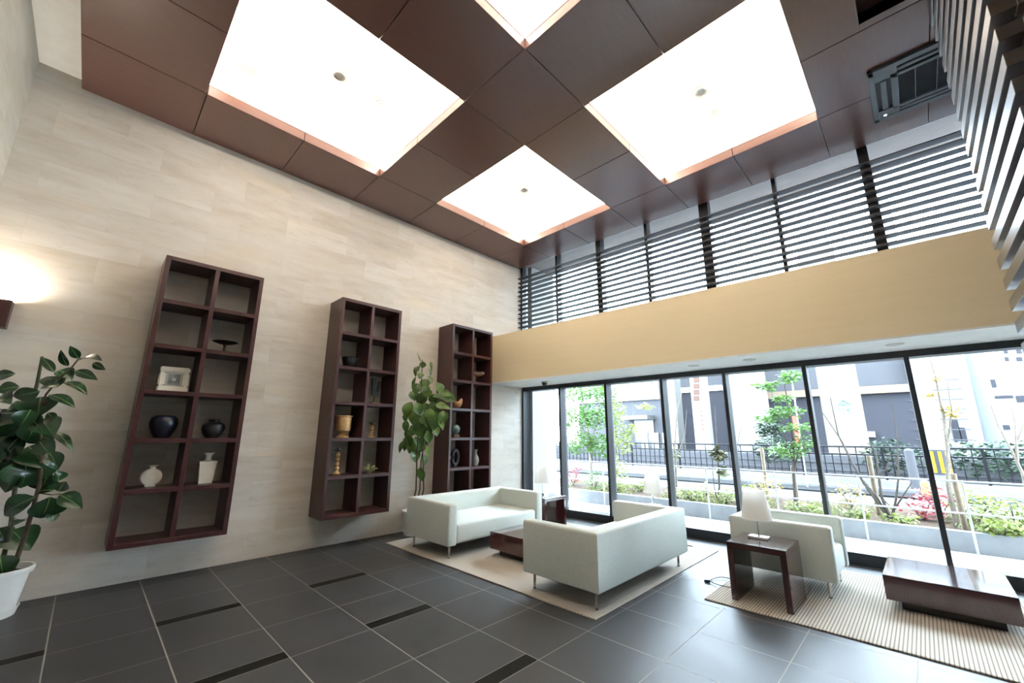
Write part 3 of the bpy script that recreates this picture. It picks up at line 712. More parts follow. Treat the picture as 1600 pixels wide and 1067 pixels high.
# ------------------------------------------------------------------ rubber plants
def pot(r, x, y, z0, rb, rt_, h):
    MB().lathe([(0, .012), (rb, .012), (rb+.004, .02), (rt_-.02, h-.05), (rt_, h-.045), (rt_+.006, h-.02), (rt_+.004, h), (rt_-.014, h), (rt_-.03, h-.05), (0, h-.055)], (x, y, z0), 48).build('pot', M['pot'], r, True)
    MB().lathe([(0, 0), (rb+.012, 0), (rb+.026, .06), (rb+.030, .062), (rb+.022, .066), (rb+.006, .011), (0, .011)], (x, y, z0+.0005), 48).build('saucer', M['pot'], r, True)
    MB().lathe([(0, h-.045), (rt_-.034, h-.049)], (x, y, z0), 32).build('soil', M['soil'], r)
def view_n(p): return (CAM-p).normalized()
def put_leaf(mb, bp, tp, wpx, D, rg, dz=.10, twist=.5, rib=False):
    d0 = D+rg.uniform(-dz, dz); d1 = d0+rg.uniform(-.07, .05)
    a, c = at_d(*bp, d0), at_d(*tp, d1)
    for q in (a, c):
        if q.x < .05: q.x = .05
    n = view_n(a)+V((rg.uniform(-twist, twist), rg.uniform(-twist, twist), rg.uniform(.0, .8)))
    mb.leaf(a, c, wpx/FPX*d0*1.44, n, rg.uniform(.05, .16), rg.uniform(.15, .4), 8, .62, rib)
    return a
px0 = V((.32, -3.04, 0)); D1 = (px0-CAM).dot(fw)+.10
r = thing('rubber_plant', 'rubber plant in a white pot at the left edge', 'plant', (px0.x, px0.y, 0))
pot(r, px0.x, px0.y, 0, .16, .222, .365)
rg = random.Random(7)
L1 = [((123,560),(109,540),9),((106,572),(95,546),8),((124,563),(160,564),14),((145,567),(165,578),8),((118,579),(153,594),11),((85,582),(65,558),9),((91,579),(113,594),17),((88,606),(74,588),20),((93,602),(64,606),14),((99,597),(137,618),13),((76,617),(118,638),14),((64,620),(60,652),34),((63,611),(20,619),16),((25,584),(-8,592),12),((31,604),(-5,611),14),((-5,622),(18,632),20),((40,636),(12,640),13),((75,645),(89,660),9),((50,652),(68,673),18),((64,655),(85,682),25),((82,676),(114,705),11),((8,644),(33,652),15),
 ((40,675),(5,722),32),((45,697),(73,733),32),((40,718),(32,763),44),((50,670),(85,691),24),((76,705),(90,735),16),((56,776),(6,805),22),((78,776),(64,810),30),((93,773),(129,795),18),((80,800),(82,816),12),((92,768),(103,752),16),((85,766),(55,772),12),((18,828),(47,860),32),((0,868),(5,900),26),((-3,825),(6,845),20),((15,820),(42,812),7),((0,665),(40,650),26),((5,690),(38,672),28),((78,738),(62,765),24),((90,752),(88,735),14),((30,660),(2,690),26),((48,640),(30,668),22),((10,640),(-12,668),26),((55,660),(42,690),24),((0,720),(-20,760),34),((-10,690),(-35,720),34),((-12,640),(-45,655),26),((20,700),(-5,735),30),((-15,780),(-50,800),26),((-20,610),(-52,600),18),((-10,840),(-45,860),26),((30,740),(8,770),20),((62,690),(80,712),20)]
b = MB(); M['rib'] = mat('pale_midrib', (.13, .22, .07), .4)
for q in L1: put_leaf(b, *q, D1, rg, rib=True)
b.build('foliage', M['leafdark'], r, True).data.materials.append(M['rib'])
def dl(px, py, o=0): return at_d(px, py, D1+o)
b = MB()
b.tube([(px0.x-.02, px0.y+.03, .33), dl(16, 830, .02), dl(25, 750, .02), dl(40, 660), dl(58, 600, .03), dl(66, 557, .03)], [.017, .016, .015, .013, .012, .010], 10)
b.build('green_stem', M['gstem'], r, True)
b = MB(); b.tube([(px0.x+.01, px0.y+.10, .33), dl(37, 842, -.02), dl(50, 800), dl(62, 755), dl(66, 700), dl(60, 650)], [.017, .016, .015, .013, .011, .009], 10)
b.tube([dl(58, 650, .01), dl(72, 616), dl(92, 592), dl(112, 574), dl(125, 558)], [.009, .008, .007, .006, .005], 8)
b.tube([dl(60, 770), dl(80, 773), dl(95, 772)], [.006, .005, .004], 6); b.tube([dl(30, 690), dl(10, 660), dl(-10, 630)], [.009, .008, .006], 8)
b.tube([dl(40, 660), dl(20, 640), dl(-10, 640)], [.008, .007, .005], 8); b.tube([dl(20, 810), dl(32, 812), dl(44, 810)], [.004, .003, .003], 6)
b.build('brown_stem', M['stem'], r, True)

p2 = V((.262, 1.0, 0)); D2 = (p2-CAM).dot(fw)
r = thing('rubber_plant', 'tall rubber plant between the middle bookcase and the corner bookcase', 'plant', (p2.x, p2.y, 0))
pot(r, p2.x, p2.y, 0, .14, .20, .34)
rg = random.Random(11)
cl = [(170,140,26,26),(150,158,18,22),(138,172,14,40),(160,190,28,24),(198,175,14,36),(207,147,10,40),(200,207,22,32),(135,222,14,52),(142,245,40,40),(180,225,42,40),(130,276,36,40),(162,292,44,54),(190,266,38,38),(242,246,42,50),(245,288,58,46),(275,268,40,28),(285,288,46,26),(300,284,20,40),(108,340,42,66),(100,372,26,40),(148,335,42,50),(178,340,52,60),(210,325,46,40),(230,330,44,40),(255,322,52,30),(225,382,56,80),(262,370,40,50),(133,372,42,62),(162,425,52,66),(200,408,46,60),(250,402,28,44),(96,410,26,50),(108,446,30,40),(92,486,30,60),(80,500,20,50),(140,492,56,66),(120,500,34,52),(132,540,44,52),(165,490,44,60),(192,520,18,52),(165,620,34,56),(172,560,32,46),(272,330,40,20),(120,430,40,46),(195,458,36,48),(150,392,44,46),(220,290,40,40),(178,385,44,50),(200,360,40,48),(115,475,36,44),(185,250,30,32),(225,430,34,44)]
b = MB(); b2 = MB()
for k, (cx, cy, ww, hh) in enumerate(cl):
    X_, Y_ = 600+.3562*cx, 520+.3562*cy; w_, h_ = .3562*ww, .3562*hh
    if w_ > h_*1.25:
        s_ = 1 if cx > 165 else -1
        bp, tp, wp = (X_-s_*w_*.55, Y_-h_*.2), (X_+s_*w_*.55, Y_+h_*.3), h_*1.0
    else:
        s_ = rg.uniform(-.25, .25)*w_+(cx-165)*.03
        bp, tp, wp = (X_-s_, Y_-h_*.58), (X_+s_, Y_+h_*.58), w_*.95
    put_leaf(b if k % 3 else b2, bp, tp, wp*.86, D2, rg, .16, .6, True)
b.leaf(at_d(658, 566, D2), at_d(651, 550, D2), .012, view_n(p2), .02)
b.build('foliage', M['leafmid'], r, True).data.materials.append(M['rib']); b2.build('young_foliage', mat('rubber_leaf_fresh', (.10, .175, .036), .3, var=.4, vscale=9), r, True).data.materials.append(M['rib'])
b = MB(); e2 = lambda px, py, o=0: at_d(px, py, D2+o)
b.tube([(p2.x-.03, p2.y-.05, .30), e2(650, 765), e2(652, 700), e2(657, 640), e2(659, 590), e2(660, 562)], [.012, .011, .010, .009, .007, .005], 8)
b.tube([(p2.x+.02, p2.y-.02, .30), e2(656, 765, -.03), e2(658, 720), e2(668, 660), e2(684, 625), e2(694, 612)], [.011, .010, .010, .008, .006, .004], 8)
b.tube([(p2.x, p2.y+.05, .30), e2(662, 765, .03), e2(661, 715), e2(656, 670), e2(648, 630)], [.011, .010, .009, .007, .004], 8)
b.build('stem', M['stem'], r, True)

# ------------------------------------------------------------------ outside
M['pave'] = mat('pale_paving', (.52, .51, .48), .7, spec=.06, var=.06, vscale=3); M['conc'] = mat('grey_concrete', (0.0930, 0.0930, 0.0930), .8, spec=.06, var=.12, vscale=3, bmp=.2, bscale=30)
M['asph'] = mat('grey_asphalt', (0.0363, 0.0363, 0.0381), .85, spec=.06, var=.15, vscale=6); M['dark_kerb'] = mat('dark_kerb', (0.0070, 0.0072, 0.0076), .7, spec=.06)
M['bwhite'] = mat('white_render', (0.1323, 0.1323, 0.1279), .8, spec=.06); M['bgrey'] = mat('blue_grey_render', (0.0216, 0.0216, 0.0257), .8, spec=.06, var=.08); M['bmid'] = mat('mid_grey_render', (0.0407, 0.0407, 0.0440), .8, spec=.06, var=.06)  # most outdoor colours are set darker than real, to offset the strong sky
M['bdark'] = mat('dark_window', (.014, .015, .018), .2); M['tan'] = mat('tan_band', (0.1100, 0.0850, 0.0600), .7, spec=.06); M['rail_white'] = mat('white_steel', (0.2100, 0.2150, 0.2150), .4, .2)
M['fence'] = mat('dark_steel_fence', (0.0050, 0.0050, 0.0060), .45, spec=.06); M['timber'] = mat('pale_stake', (0.1040, 0.0760, 0.0480), .8, var=.2, vscale=20)
M['bark'] = mat('grey_bark', (.035, .027, .022), .85, var=.3, vscale=25); M['bark2'] = mat('pale_bark', (.12, .10, .08), .85, var=.3, vscale=25)
def leafmat(name, col):
    m, nt, p = NT(name); co = nd(nt, 'ShaderNodeTexCoord').outputs['Object']; n = noise(nt, co, 6, 3)
    c = ramp(nt, n, (.3, tuple(x*.65 for x in col)), (.7, tuple(min(1, x*1.3) for x in col)))
    nt.links.new(c, p.inputs['Base Color']); p.inputs['Roughness'].default_value = .6
    tr = nd(nt, 'ShaderNodeBsdfTranslucent'); nt.links.new(c, tr.inputs[0]); mx = nd(nt, 'ShaderNodeMixShader'); mx.inputs[0].default_value = .4
    nt.links.new(p.outputs[0], mx.inputs[1]); nt.links.new(tr.outputs[0], mx.inputs[2]); nt.links.new(mx.outputs[0], nt.nodes['Material Output'].inputs[0]); return m
LF = {'green': leafmat('maple_leaf', (0.0675, 0.1417, 0.0297)), 'lime': leafmat('lime_leaf', (0.1326, 0.1658, 0.0277)), 'red': leafmat('red_leaf', (0.2080, 0.0280, 0.0320)), 'dark': leafmat('hedge_leaf', (.012, .028, .012)), 'yellow': leafmat('yellow_leaf', (0.2244, 0.1632, 0.0358))}

def strip(name, y0, y1, z0, z1, m, x0=-40, x1=40, s=SL):
    b = MB(); b.prism([(x0, y0+s*x0), (x1, y0+s*x0+s*(x1-x0)), (x1, y1+s*x1), (x0, y1+s*x0)], z0, z1); return struct(b.build(name, m))
b = MB()
strip('pavement', 3.87, 5.30, -.2, -.004, M['pave'], -3, 14)
b = MB()
for k in range(18): b.box(-3+k*.9, -2.994+k*.9, 3.95+SL*(-3+k*.9), 5.28+SL*(-3+k*.9), -.0035, -.0030)
tag(b.build('paving_joints', M['conc']), 'fine joints of the bright paving between glass and planter wall', 'paving', kind='structure')
strip('planter_kerb', 5.30, 5.42, -.2, .25, mat('pale_concrete', (.15, .155, .165), .8, spec=.06, var=.12, vscale=3), -3, 14)
bed = strip('planting_bed', 5.42, 7.6, -.2, .21, M['soil'], -3, 14)
M['foot'] = mat('grey_footpath', (0.0843, 0.0843, 0.0878), .8, spec=.06, var=.1, vscale=4)
strip('footpath', 7.6, 10.6, -.2, 0, M['foot'])
strip('road', 10.6, 60, -.2, -.01, M['asph'])
strip('kerb_stone', 12.2, 12.5, -.01, .10, M['foot']); strip('drain_strip', 11.2, 12.2, -.01, .03, M['dark_kerb'])
strip('fence_plinth', 13.6, 14.1, -.01, .20, M['conc'])
strip('eave_soffit', 3.93, 4.62, 5.22, 5.5, M['eave'], -1, 12)
struct(MB().box(-.2, .12, 3.86, 4.62, -.1, 5.21).build('wall_outside', M['bwhite']))
g = struct(MB().box(-.2, .12, 4.62, 4.64, -.1, 5.6).build('trim_3', M['bwhite']))

# slim white rail behind the glass
hr = thing('slim_handrail', 'slim white two rail handrail along the planter wall outside the glass', 'handrail', (3, 5.3, 0))
for x in (-1.2, -.15, .92, 1.98, 3.03, 4.10, 5.16, 6.21, 7.27, 8.33, 9.4):
    MB().tube([(x, 5.20+SL*x, -.003), (x, 5.20+SL*x, .885)], .013, 10).lathe([(.03, -.003), (.03, .004), (0, .004)], (x, 5.20+SL*x, 0), 12).build('post', M['rail_white'], hr, True)
for z in (.885, .49): MB().tube([(-1.3, 5.2-SL*1.3, z), (9.6, 5.2+SL*9.6, z)], .011, 10).build('rail', M['rail_white'], hr, True)

fe = thing('road_fence', 'long dark steel picket fence beyond the footpath', 'fence', (0, 13.85, .2))
fy = lambda x: 13.8+SL*x
for z in (1.13, .90, .27): MB().tube([(-7, fy(-7), z), (11, fy(11), z)], .024, 8).build('rail', M['fence'], fe, True)
for k in range(10): x = -7+2*k; MB().box(x-.03, x+.03, fy(x)-.03, fy(x)+.03, .195, 1.14).build('post', M['fence'], fe)
k = 0; x = -6.8
while x < 11:
    MB().box(x-.012, x+.012, fy(x)-.012, fy(x)+.012, .25, 1.13 if k % 2 == 0 else .92).build('picket', M['fence'], fe); x += .2; k += 1
lw = thing('low_block_wall', 'low grey banded block wall behind the dark picket fence', 'wall', (0, 16.2, 0))
b = MB()
for k in range(6): b.box(-14, 16, 16.0+.03*(k % 2), 16.4, k*.13, k*.13+.125)
b.build('banded_blocks', M['bmid'], lw)

# foliage
def blob(mb, c, rx, ry, rz, n, size, rg, flat=.0):
    c = V(c)
    for _ in range(n):
        while True:
            q = V((rg.uniform(-1, 1), rg.uniform(-1, 1), rg.uniform(-1, 1)))
            if q.length <= 1: break
        p = c+V((q.x*rx, q.y*ry, q.z*rz)); a = rg.uniform(0, 6.28); e = rg.uniform(-.7, .5)
        d = V((math.cos(a)*math.cos(e), math.sin(a)*math.cos(e), math.sin(e))); L = size*rg.uniform(.6, 1.3)
        sd = d.cross(V((rg.uniform(-.6, .6), rg.uniform(-.6, .6), 1))).normalized()*L*.28
        bm = mb.bm; v = [bm.verts.new(t) for t in (p, p+d*L*.5+sd, p+d*L, p+d*L*.5-sd)]; bm.faces.new(v)
def plant(name, label, cat, base, stems, blobs, lm, bark, seed, size=.09, group=None):
    rg = random.Random(seed); r = thing(name, label, cat, base, group)
    b = MB()
    for pts, ra in stems:
        n = len(pts); b.tube(pts, [max(.003, ra*(1-.75*i/max(1, n-1))) for i in range(n)], 6)
    if stems: b.build('stems', bark, r, True)
    if blobs:
        b = MB()
        for c, rx, ry, rz, n in blobs: blob(b, c, rx, ry, rz, n, size, rg)
        b.build('foliage', lm, r)
    return r
def g_at(px, py, Y): p = at_y(px, py, Y); return p
def base_at(px, Y):
    p = at_y(px, 790, Y); return V((p.x, Y, .205))
def shrub(label, px, Y, rx, rz, lm, seed, n=260, bark=None, size=.07, name='shrub'):
    c = base_at(px, Y); rg = random.Random(seed); st = []
    for k in range(6):
        a = rg.uniform(0, 6.28); st.append(([c, c+V((math.cos(a)*rx*.3, math.sin(a)*rx*.3, rz*.7)), c+V((math.cos(a)*rx*.7, math.sin(a)*rx*.6, rz*1.5))], .008))
    return plant(name, label, 'shrub', c, st, [(c+V((0, 0, rz*1.05)), rx, rx*.6, rz, n)], lm, bark or M['bark'], seed, size)
def stem_to(px_list, Y, dy=0): return [at_y(a, c, Y+dy*i) for i, (a, c) in enumerate(px_list)]

# trees in the planting bed
c = base_at(925, 6.3)
plant('maple_tree', 'green maple tree filling the second glass pane', 'tree', c, [([c]+stem_to([(924, 740), (921, 690), (912, 640), (908, 605)], 6.3), .045), (stem_to([(922, 700), (935, 650), (938, 600)], 6.3), .02), (stem_to([(921, 690), (900, 650), (893, 620)], 6.3), .018)],
      [(at_y(903, 612, 6.3), .5, .4, .25, 520), (at_y(940, 612, 6.3), .36, .4, .28, 420), (at_y(900, 652, 6.3), .45, .45, .33, 620), (at_y(932, 650, 6.3), .48, .45, .36, 680), (at_y(903, 690, 6.2), .5, .4, .3, 560), (at_y(938, 695, 6.3), .32, .3, .32, 340)], LF['green'], M['bark2'], 21, .11)
c = base_at(968, 7.3)
plant('young_tree', 'yellow green young tree left in the third glass pane', 'tree', c, [([c]+stem_to([(964, 740), (962, 690), (960, 640), (965, 600)], 7.3), .03)],
      [(at_y(962, 645, 7.3), .28, .3, .45, 330), (at_y(970, 690, 7.3), .32, .3, .35, 280), (at_y(965, 735, 6.6), .25, .3, .3, 180), (at_y(985, 672, 7.3), .22, .2, .2, 100), (at_y(1006, 635, 7.3), .28, .2, .06, 60)], LF['lime'], M['bark2'], 22, .10)
c = base_at(1243, 6.3)
plant('maple_tree', 'light green layered maple tree in the fifth glass pane', 'tree', c, [([c]+stem_to([(1241, 760), (1240, 700), (1234, 650), (1226, 600)], 6.3), .03), (stem_to([(1240, 720), (1225, 680), (1212, 640), (1205, 610)], 6.3), .014), (stem_to([(1241, 740), (1250, 690), (1256, 650)], 6.3), .012)],
      [(at_y(1198, 602, 6.3), .22, .2, .09, 150), (at_y(1234, 588, 6.3), .18, .2, .14, 150), (at_y(1225, 643, 6.3), .32, .3, .10, 220), (at_y(1200, 655, 6.3), .22, .2, .07, 90), (at_y(1245, 668, 6.3), .26, .3, .09, 150), (at_y(1232, 705, 6.3), .30, .3, .14, 220), (at_y(1258, 690, 6.3), .2, .2, .14, 120), (at_y(1222, 622, 6.3), .2, .2, .06, 80)], LF['green'], M['bark'], 23, .10)
c = base_at(1488, 6.1)
plant('young_tree', 'thin pale trunk tree with a few yellow leaves right of the striped pole', 'tree', c, [([c]+stem_to([(1482, 760), (1481, 700), (1474, 650), (1462, 590), (1452, 555)], 6.1), .035), (stem_to([(1481, 700), (1487, 640), (1476, 570)], 6.1), .014)],
      [(at_y(1484, 643, 6.1), .10, .1, .10, 60), (at_y(1454, 617, 6.1), .08, .1, .06, 40), (at_y(1466, 590, 6.1), .08, .1, .06, 24)], LF['yellow'], M['bark2'], 24, .08)
c = base_at(1388, 6.0)
plant('bare_tree', 'dark bare many stemmed tree in the sixth glass pane', 'tree', c, [([c]+stem_to([(1375, 790), (1350, 755), (1330, 720), (1310, 680), (1297, 620)], 6.0), .028), ([c]+stem_to([(1372, 780), (1344, 745), (1316, 690), (1282, 640)], 6.0, .03), .022),
      ([c]+stem_to([(1377, 775), (1372, 735), (1368, 705), (1358, 690)], 6.0), .026), ([c]+stem_to([(1400, 780), (1404, 745), (1402, 690), (1394, 625)], 6.0), .02), (stem_to([(1370, 745), (1383, 735), (1390, 715), (1394, 698)], 6.0), .012), (stem_to([(1398, 795), (1414, 770), (1424, 755), (1425, 745)], 6.0), .014), (stem_to([(1378, 778), (1390, 790), (1396, 800)], 6.0), .012)],
      [], LF['green'], M['bark'], 25)
c = base_at(1612, 6.7)
plant('bare_tree', 'grey bare tree with forked branches at the right edge of the glass', 'tree', c, [([c]+stem_to([(1606, 770), (1598, 740), (1584, 710), (1560, 665), (1548, 632)], 6.7), .03), (stem_to([(1590, 720), (1588, 690), (1586, 660), (1578, 625)], 6.7), .02), (stem_to([(1586, 700), (1600, 660), (1606, 640)], 6.7), .012)], [], LF['green'], M['bark2'], 26)
c = base_at(1055, 6.2)
plant('bare_tree', 'slim bare pale sapling at the left of the fourth glass pane', 'tree', c, [([c]+stem_to([(1057, 760), (1054, 700), (1058, 640), (1066, 612)], 6.2), .03), (stem_to([(1055, 720), (1070, 680), (1073, 640)], 6.2), .01)], [(at_y(1052, 715, 6.2), .12, .1, .25, 70)], LF['lime'], M['bark2'], 27, .08)
c = base_at(1122, 6.1)
plant('palm_shrub', 'spiky stemmed shrub at the right of the fourth glass pane', 'shrub', c, [([c]+stem_to([(1124, 760), (1122, 720), (1118, 660), (1117, 635)], 6.1), .022), ([c]+stem_to([(1116, 760), (1113, 730)], 6.1), .014)],
      [(at_y(1122, 708, 6.1), .13, .12, .12, 110), (at_y(1128, 735, 6.1), .1, .1, .1, 50)], mat('dry_leaf', (.07, .075, .03), .7), M['bark'], 28, .14)
c = base_at(1150, 6.4)
plant('bare_tree', 'thin bare twig tree just right of the fourth mullion', 'tree', c, [([c]+stem_to([(1152, 740), (1150, 705), (1157, 670), (1164, 655)], 6.4), .012), (stem_to([(1150, 712), (1158, 690), (1158, 680)], 6.4), .007)], [], LF['green'], M['bark'], 29)
# timber stakes
for px, py0, py1, Y, lb in ((1190, 700, 778, 7.5, 'pale timber stake in the bed left of the layered maple'), (1238, 728, 800, 6.5, 'pale timber stake supporting the layered maple trunk'), (1357, 712, 795, 6.5, 'pale timber stake beside the dark bare tree'), (1489, 740, 820, 5.9, 'pale timber stake beside the striped pole')):
    a = at_y(px, py0, Y); s_ = MB().tube([(a.x, Y, .2), (a.x, Y, a.z)], .035, 10).build('timber_stake', M['timber'], None, True); tag(s_, lb, 'stake')
# low shrubs
shr = [('bushy green shrub with many stems under the maple in the second pane', 930, 5.85, .28, .24, 'green', 160), ('lime shrub left in the third pane', 965, 5.9, .3, .15, 'lime', 260), ('lime shrub beside the lamp in the third pane', 1003, 6.4, .3, .12, 'lime', 240),
       ('yellow green shrub at the foot of the pale sapling', 1082, 5.66, .27, .15, 'lime', 280), ('dry brownish shrub left of the spiky stemmed shrub', 1104, 6.65, .22, .15, 'yellow', 160), ('small lime shrub left of the fourth mullion', 1136, 5.75, .17, .15, 'lime', 150),
       ('yellow green shrub above the large lamp shade', 1172, 6.2, .42, .18, 'lime', 360), ('yellow leaved shrub right of the large lamp shade', 1200, 7.1, .32, .22, 'yellow', 220), ('low pale shrub at the foot of the layered maple', 1256, 5.8, .3, .09, 'lime', 200),
       ('small green shrub right of the fifth mullion', 1338, 5.75, .16, .1, 'lime', 160), ('orange yellow shrub left of the dark bare tree', 1330, 7.0, .25, .24, 'yellow', 180), ('red leaved shrub left of the sixth mullion', 1440, 6.5, .28, .17, 'red', 240), ('taller red leaved shrub right behind the sixth mullion', 1467, 7.0, .3, .26, 'red', 320),
       ('lime shrub left of the pale timber stake by the striped pole', 1408, 5.74, .2, .08, 'lime', 110), ('large lime shrub right of the striped pole', 1520, 6.55, .34, .27, 'lime', 420), ('large lime shrub at the right edge of the glass', 1578, 6.1, .36, .25, 'lime', 520), ('grey green low shrub in front of the large lime shrubs', 1558, 5.62, .24, .12, 'lime', 260), ('red leaved shrub at the left of the second pane', 897, 6.2, .28, .28, 'red', 200)]
for k, (lb, px, Y, rx, rz, lm, n) in enumerate(shr): shrub(lb, px, Y, rx, rz, LF[lm], 40+k, n)
rg = random.Random(77); b = MB()
for k in range(5200):
    x = rg.uniform(-1.2, 9); y = 5.47+SL*x+rg.random()**1.6*1.9; n_ = math.sin(x*3.1)+math.sin(x*7.3+y*2)
    if n_+rg.uniform(-1.4, 1) < 0: continue
    a = rg.uniform(0, 6.28); d = V((math.cos(a)*.6, math.sin(a)*.6, rg.uniform(.2, 1))); p = V((x, y, .208+rg.uniform(0, .05))); L = rg.uniform(.04, .09); sd = d.cross(V((rg.uniform(-1, 1), rg.uniform(-1, 1), .3))).normalized()*L*.25
    b.bm.faces.new([b.bm.verts.new(t) for t in (p, p+d*L*.5+sd, p+d*L, p+d*L*.5-sd)])
gc = b.build('ground_cover', leafmat('ground_cover_leaf', (.10, .115, .035)), bed); gc['kind'] = 'stuff'
# hedge bushes behind the fence
for k, (px, py, Y, rx, rz, lb) in enumerate(((1207, 702, 15.2, .7, .5, 'dark green bush behind the fence left of the layered maple'), (1394, 712, 15.2, .8, .55, 'dark green bush behind the fence beyond the dark bare tree'), (1535, 715, 14.7, .9, .5, 'dark green hedge bush behind the fence right of the striped pole'), (1586, 716, 15.5, .8, .5, 'dark green hedge bush behind the fence at the right edge'), (1200, 670, 18, .5, .5, 'small round bush above the fence before the white wall'))):
    p = at_y(px, py, Y); c = V((p.x, Y, 0))
    plant('hedge_bush', lb, 'bush', c, [([c, c+V((.1, 0, p.z))], .03)], [(p, rx, .33, rz, 520)], LF['dark'], M['bark'], 80+k, .16)

# striped utility pole
p = at_y(1466, 715, 10.9); pb = thing('utility_pole', 'thick pale concrete utility pole with a yellow and black striped guard', 'pole', (p.x, 10.9, 0))
PR = .165
MB().tube([(p.x, 10.9, -.009), (p.x, 10.9, 7.5)], [PR, PR*.8], 28).build('shaft', mat('pale_concrete_pole', (0.1000, 0.1025, 0.1050), .8, spec=.06), pb, True)
zt_, zb_ = at_y(1468, 703, 10.9-PR).z, at_y(1480, 742, 10.9-PR).z
MB().lathe([(PR+.004, zb_), (PR+.012, zb_), (PR+.012, zt_), (PR+.004, zt_)], (p.x, 10.9, 0), 28).build('striped_guard', mat('black_band', (.03, .03, .035), .5, spec=.06), pb, True)
b = MB()
for k in range(9):
    a = k*2*math.pi/9; b.obox((p.x+(PR+.014)*math.cos(a), 10.9+(PR+.014)*math.sin(a), (zt_+zb_)/2), V((math.cos(a), math.sin(a), 0))*.004, V((-math.sin(a), math.cos(a), 0))*.028, (0, 0, (zt_-zb_)*.43), .002)
b.build('yellow_stripe', mat('yellow_band', (0.3600, 0.2000, 0.0080), .5, spec=.06), pb)
p = at_y(1424, 725, 12.9); q = MB().tube([(p.x, 12.9, -.009), (p.x, 12.9, p.z+.35)], [.11, .10], 16).lathe([(.10, p.z+.35), (.06, p.z+.40), (0, p.z+.41)], (p.x, 12.9, 0), 16).build('grey_bollard', M['bmid'], None, True); tag(q, 'grey round topped bollard in front of the fence left of the sixth mullion', 'bollard')
for px, lb in ((1444, 'small yellow roadside block left of the sixth mullion'), (1500, 'yellow roadside block right of the striped pole')):
    p = at_y(px, 752, 11.7); q = MB().box(p.x-.08, p.x+.08, 11.62, 11.78, .031, .40, .03).lathe([(.05, .40), (.04, .45), (0, .455)], (p.x, 11.7, 0), 12).build('yellow_block', mat('ochre_plastic', (0.2100, 0.1330, 0.0350), .6), None); tag(q, lb, 'block')
# red banner
p = at_y(1250, 680, 12.0); t = at_y(1244, 600, 12.0)
r = thing('red_banner', 'narrow red banner on a pole beyond the layered maple', 'banner', (p.x, 12, 0))
MB().tube([(p.x, 12, 0), (p.x, 12, t.z+.1)], .018, 10).build('pole', M['rail_white'], r, True)
MB().box(p.x-.13, p.x-.02, 11.995, 12.005, at_y(1250, 697, 12).z, at_y(1246, 650, 12).z).build('cloth', mat('red_cloth', (.45, .03, .015), .8), r)

# buildings
def bx(px0, px1, py0, py1, Y, depth):
    x0, x1 = at_y(px0, (py0+py1)/2, Y).x, at_y(px1, (py0+py1)/2, Y).x; pm = (px0+px1)/2
    return x0, x1, Y, Y+depth, max(-.01, at_y(pm, py1, Y).z), at_y(pm, py0, Y).z
def part(r, name, m, *q): return MB().box(*q).build(name, m, r)
Y = 24
x0, x1 = at_y(905, 650, Y).x, at_y(1034, 650, Y).x; zg = at_y(990, 626, Y).z
r = thing('shop_building', 'grey ground floor building with a canopied entrance and white upper floor, third pane', 'building', ((x0+x1)/2, Y, 0))
part(r, 'ground_floor', M['bmid'], x0, x1, Y, Y+8, -.01, zg); part(r, 'upper_floor', M['bwhite'], x0, x1, Y-.15, Y+8, zg, zg+5)
e = bx(993, 1023, 655, 705, Y-.02, .06); part(r, 'entrance', M['bdark'], e[0], e[1], Y-.08, Y, .0, e[5])
for k in range(3): part(r, 'door_glass', mat('pale_door_glass', (0.0680, 0.0640, 0.0520), .2), e[0]+.45+k*.75, e[0]+.95+k*.75, Y-.12, Y-.081, .1, e[5]-.9)
c_ = bx(983, 1024, 650, 656, Y, .1); part(r, 'canopy', M['bwhite'], c_[0], c_[1], Y-1.2, Y, c_[4], c_[5])
for a in ((969, 983, 592, 606), (1002, 1020, 588, 602)): e = bx(*a, Y, .1); part(r, 'window', M['bdark'], e[0], e[1], Y-.2, Y-.151, e[4], e[5])
Y = 21
e = bx(1042, 1056, 560, 700, Y, .9); r = thing('white_pillar', 'white rendered pier at the left of the fourth pane', 'pillar', (e[0], Y, 0)); part(r, 'shaft', M['bwhite'], *e[:4], -.01, 8)
part(r, 'base', M['bmid'], e[0]-.1, e[1]+.1, Y-.1, Y, -.01, .5)
e = bx(1056, 1134, 612, 700, Y+1.5, 5); r = thing('grey_building', 'blue grey building block behind the signboard in the fourth pane', 'building', (e[0], Y+1.5, 0)); part(r, 'wall', M['bgrey'], e[0], e[1], e[2], e[3], -.01, e[5]); part(r, 'upper_wall', M['bmid'], e[0], e[1], e[2]+.2, e[3], e[5], 8.5); part(r, 'cornice', M['pave'], e[0], e[1], e[2]-.1, e[2]+.1, e[5], e[5]+.3)
e = bx(1081, 1104, 560, 700, 19, .5); r = thing('sign_tower', 'tall white signboard tower with four brown plates in the fourth pane', 'sign', (e[0], 19, 0)); part(r, 'board', M['bwhite'], *e[:4], -.01, 8)
for k in range(4): q = bx(1084, 1092.5, 590+k*9.5, 597.5+k*9.5, 19, .1); part(r, 'plate', mat('brown_plate', (0.0480, 0.0270, 0.0210), .6, spec=.06), q[0], q[1], 18.94, 18.999, q[4], q[5])
b = MB(); rg = random.Random(3)
for k in range(5):
    q = bx(1093-1+k*.8, 1099+k*.8, 640+k*7, 645+k*7, 19, .1); b.box(q[0], q[1], 18.97, 18.999, q[4]+.05, q[4]+.1); b.box((q[0]+q[1])/2-.03, (q[0]+q[1])/2+.03, 18.97, 18.999, q[4]-.05, q[5])
b.build('red_lettering', mat('faded_red', (0.1500, 0.0600, 0.0550), .7), r)
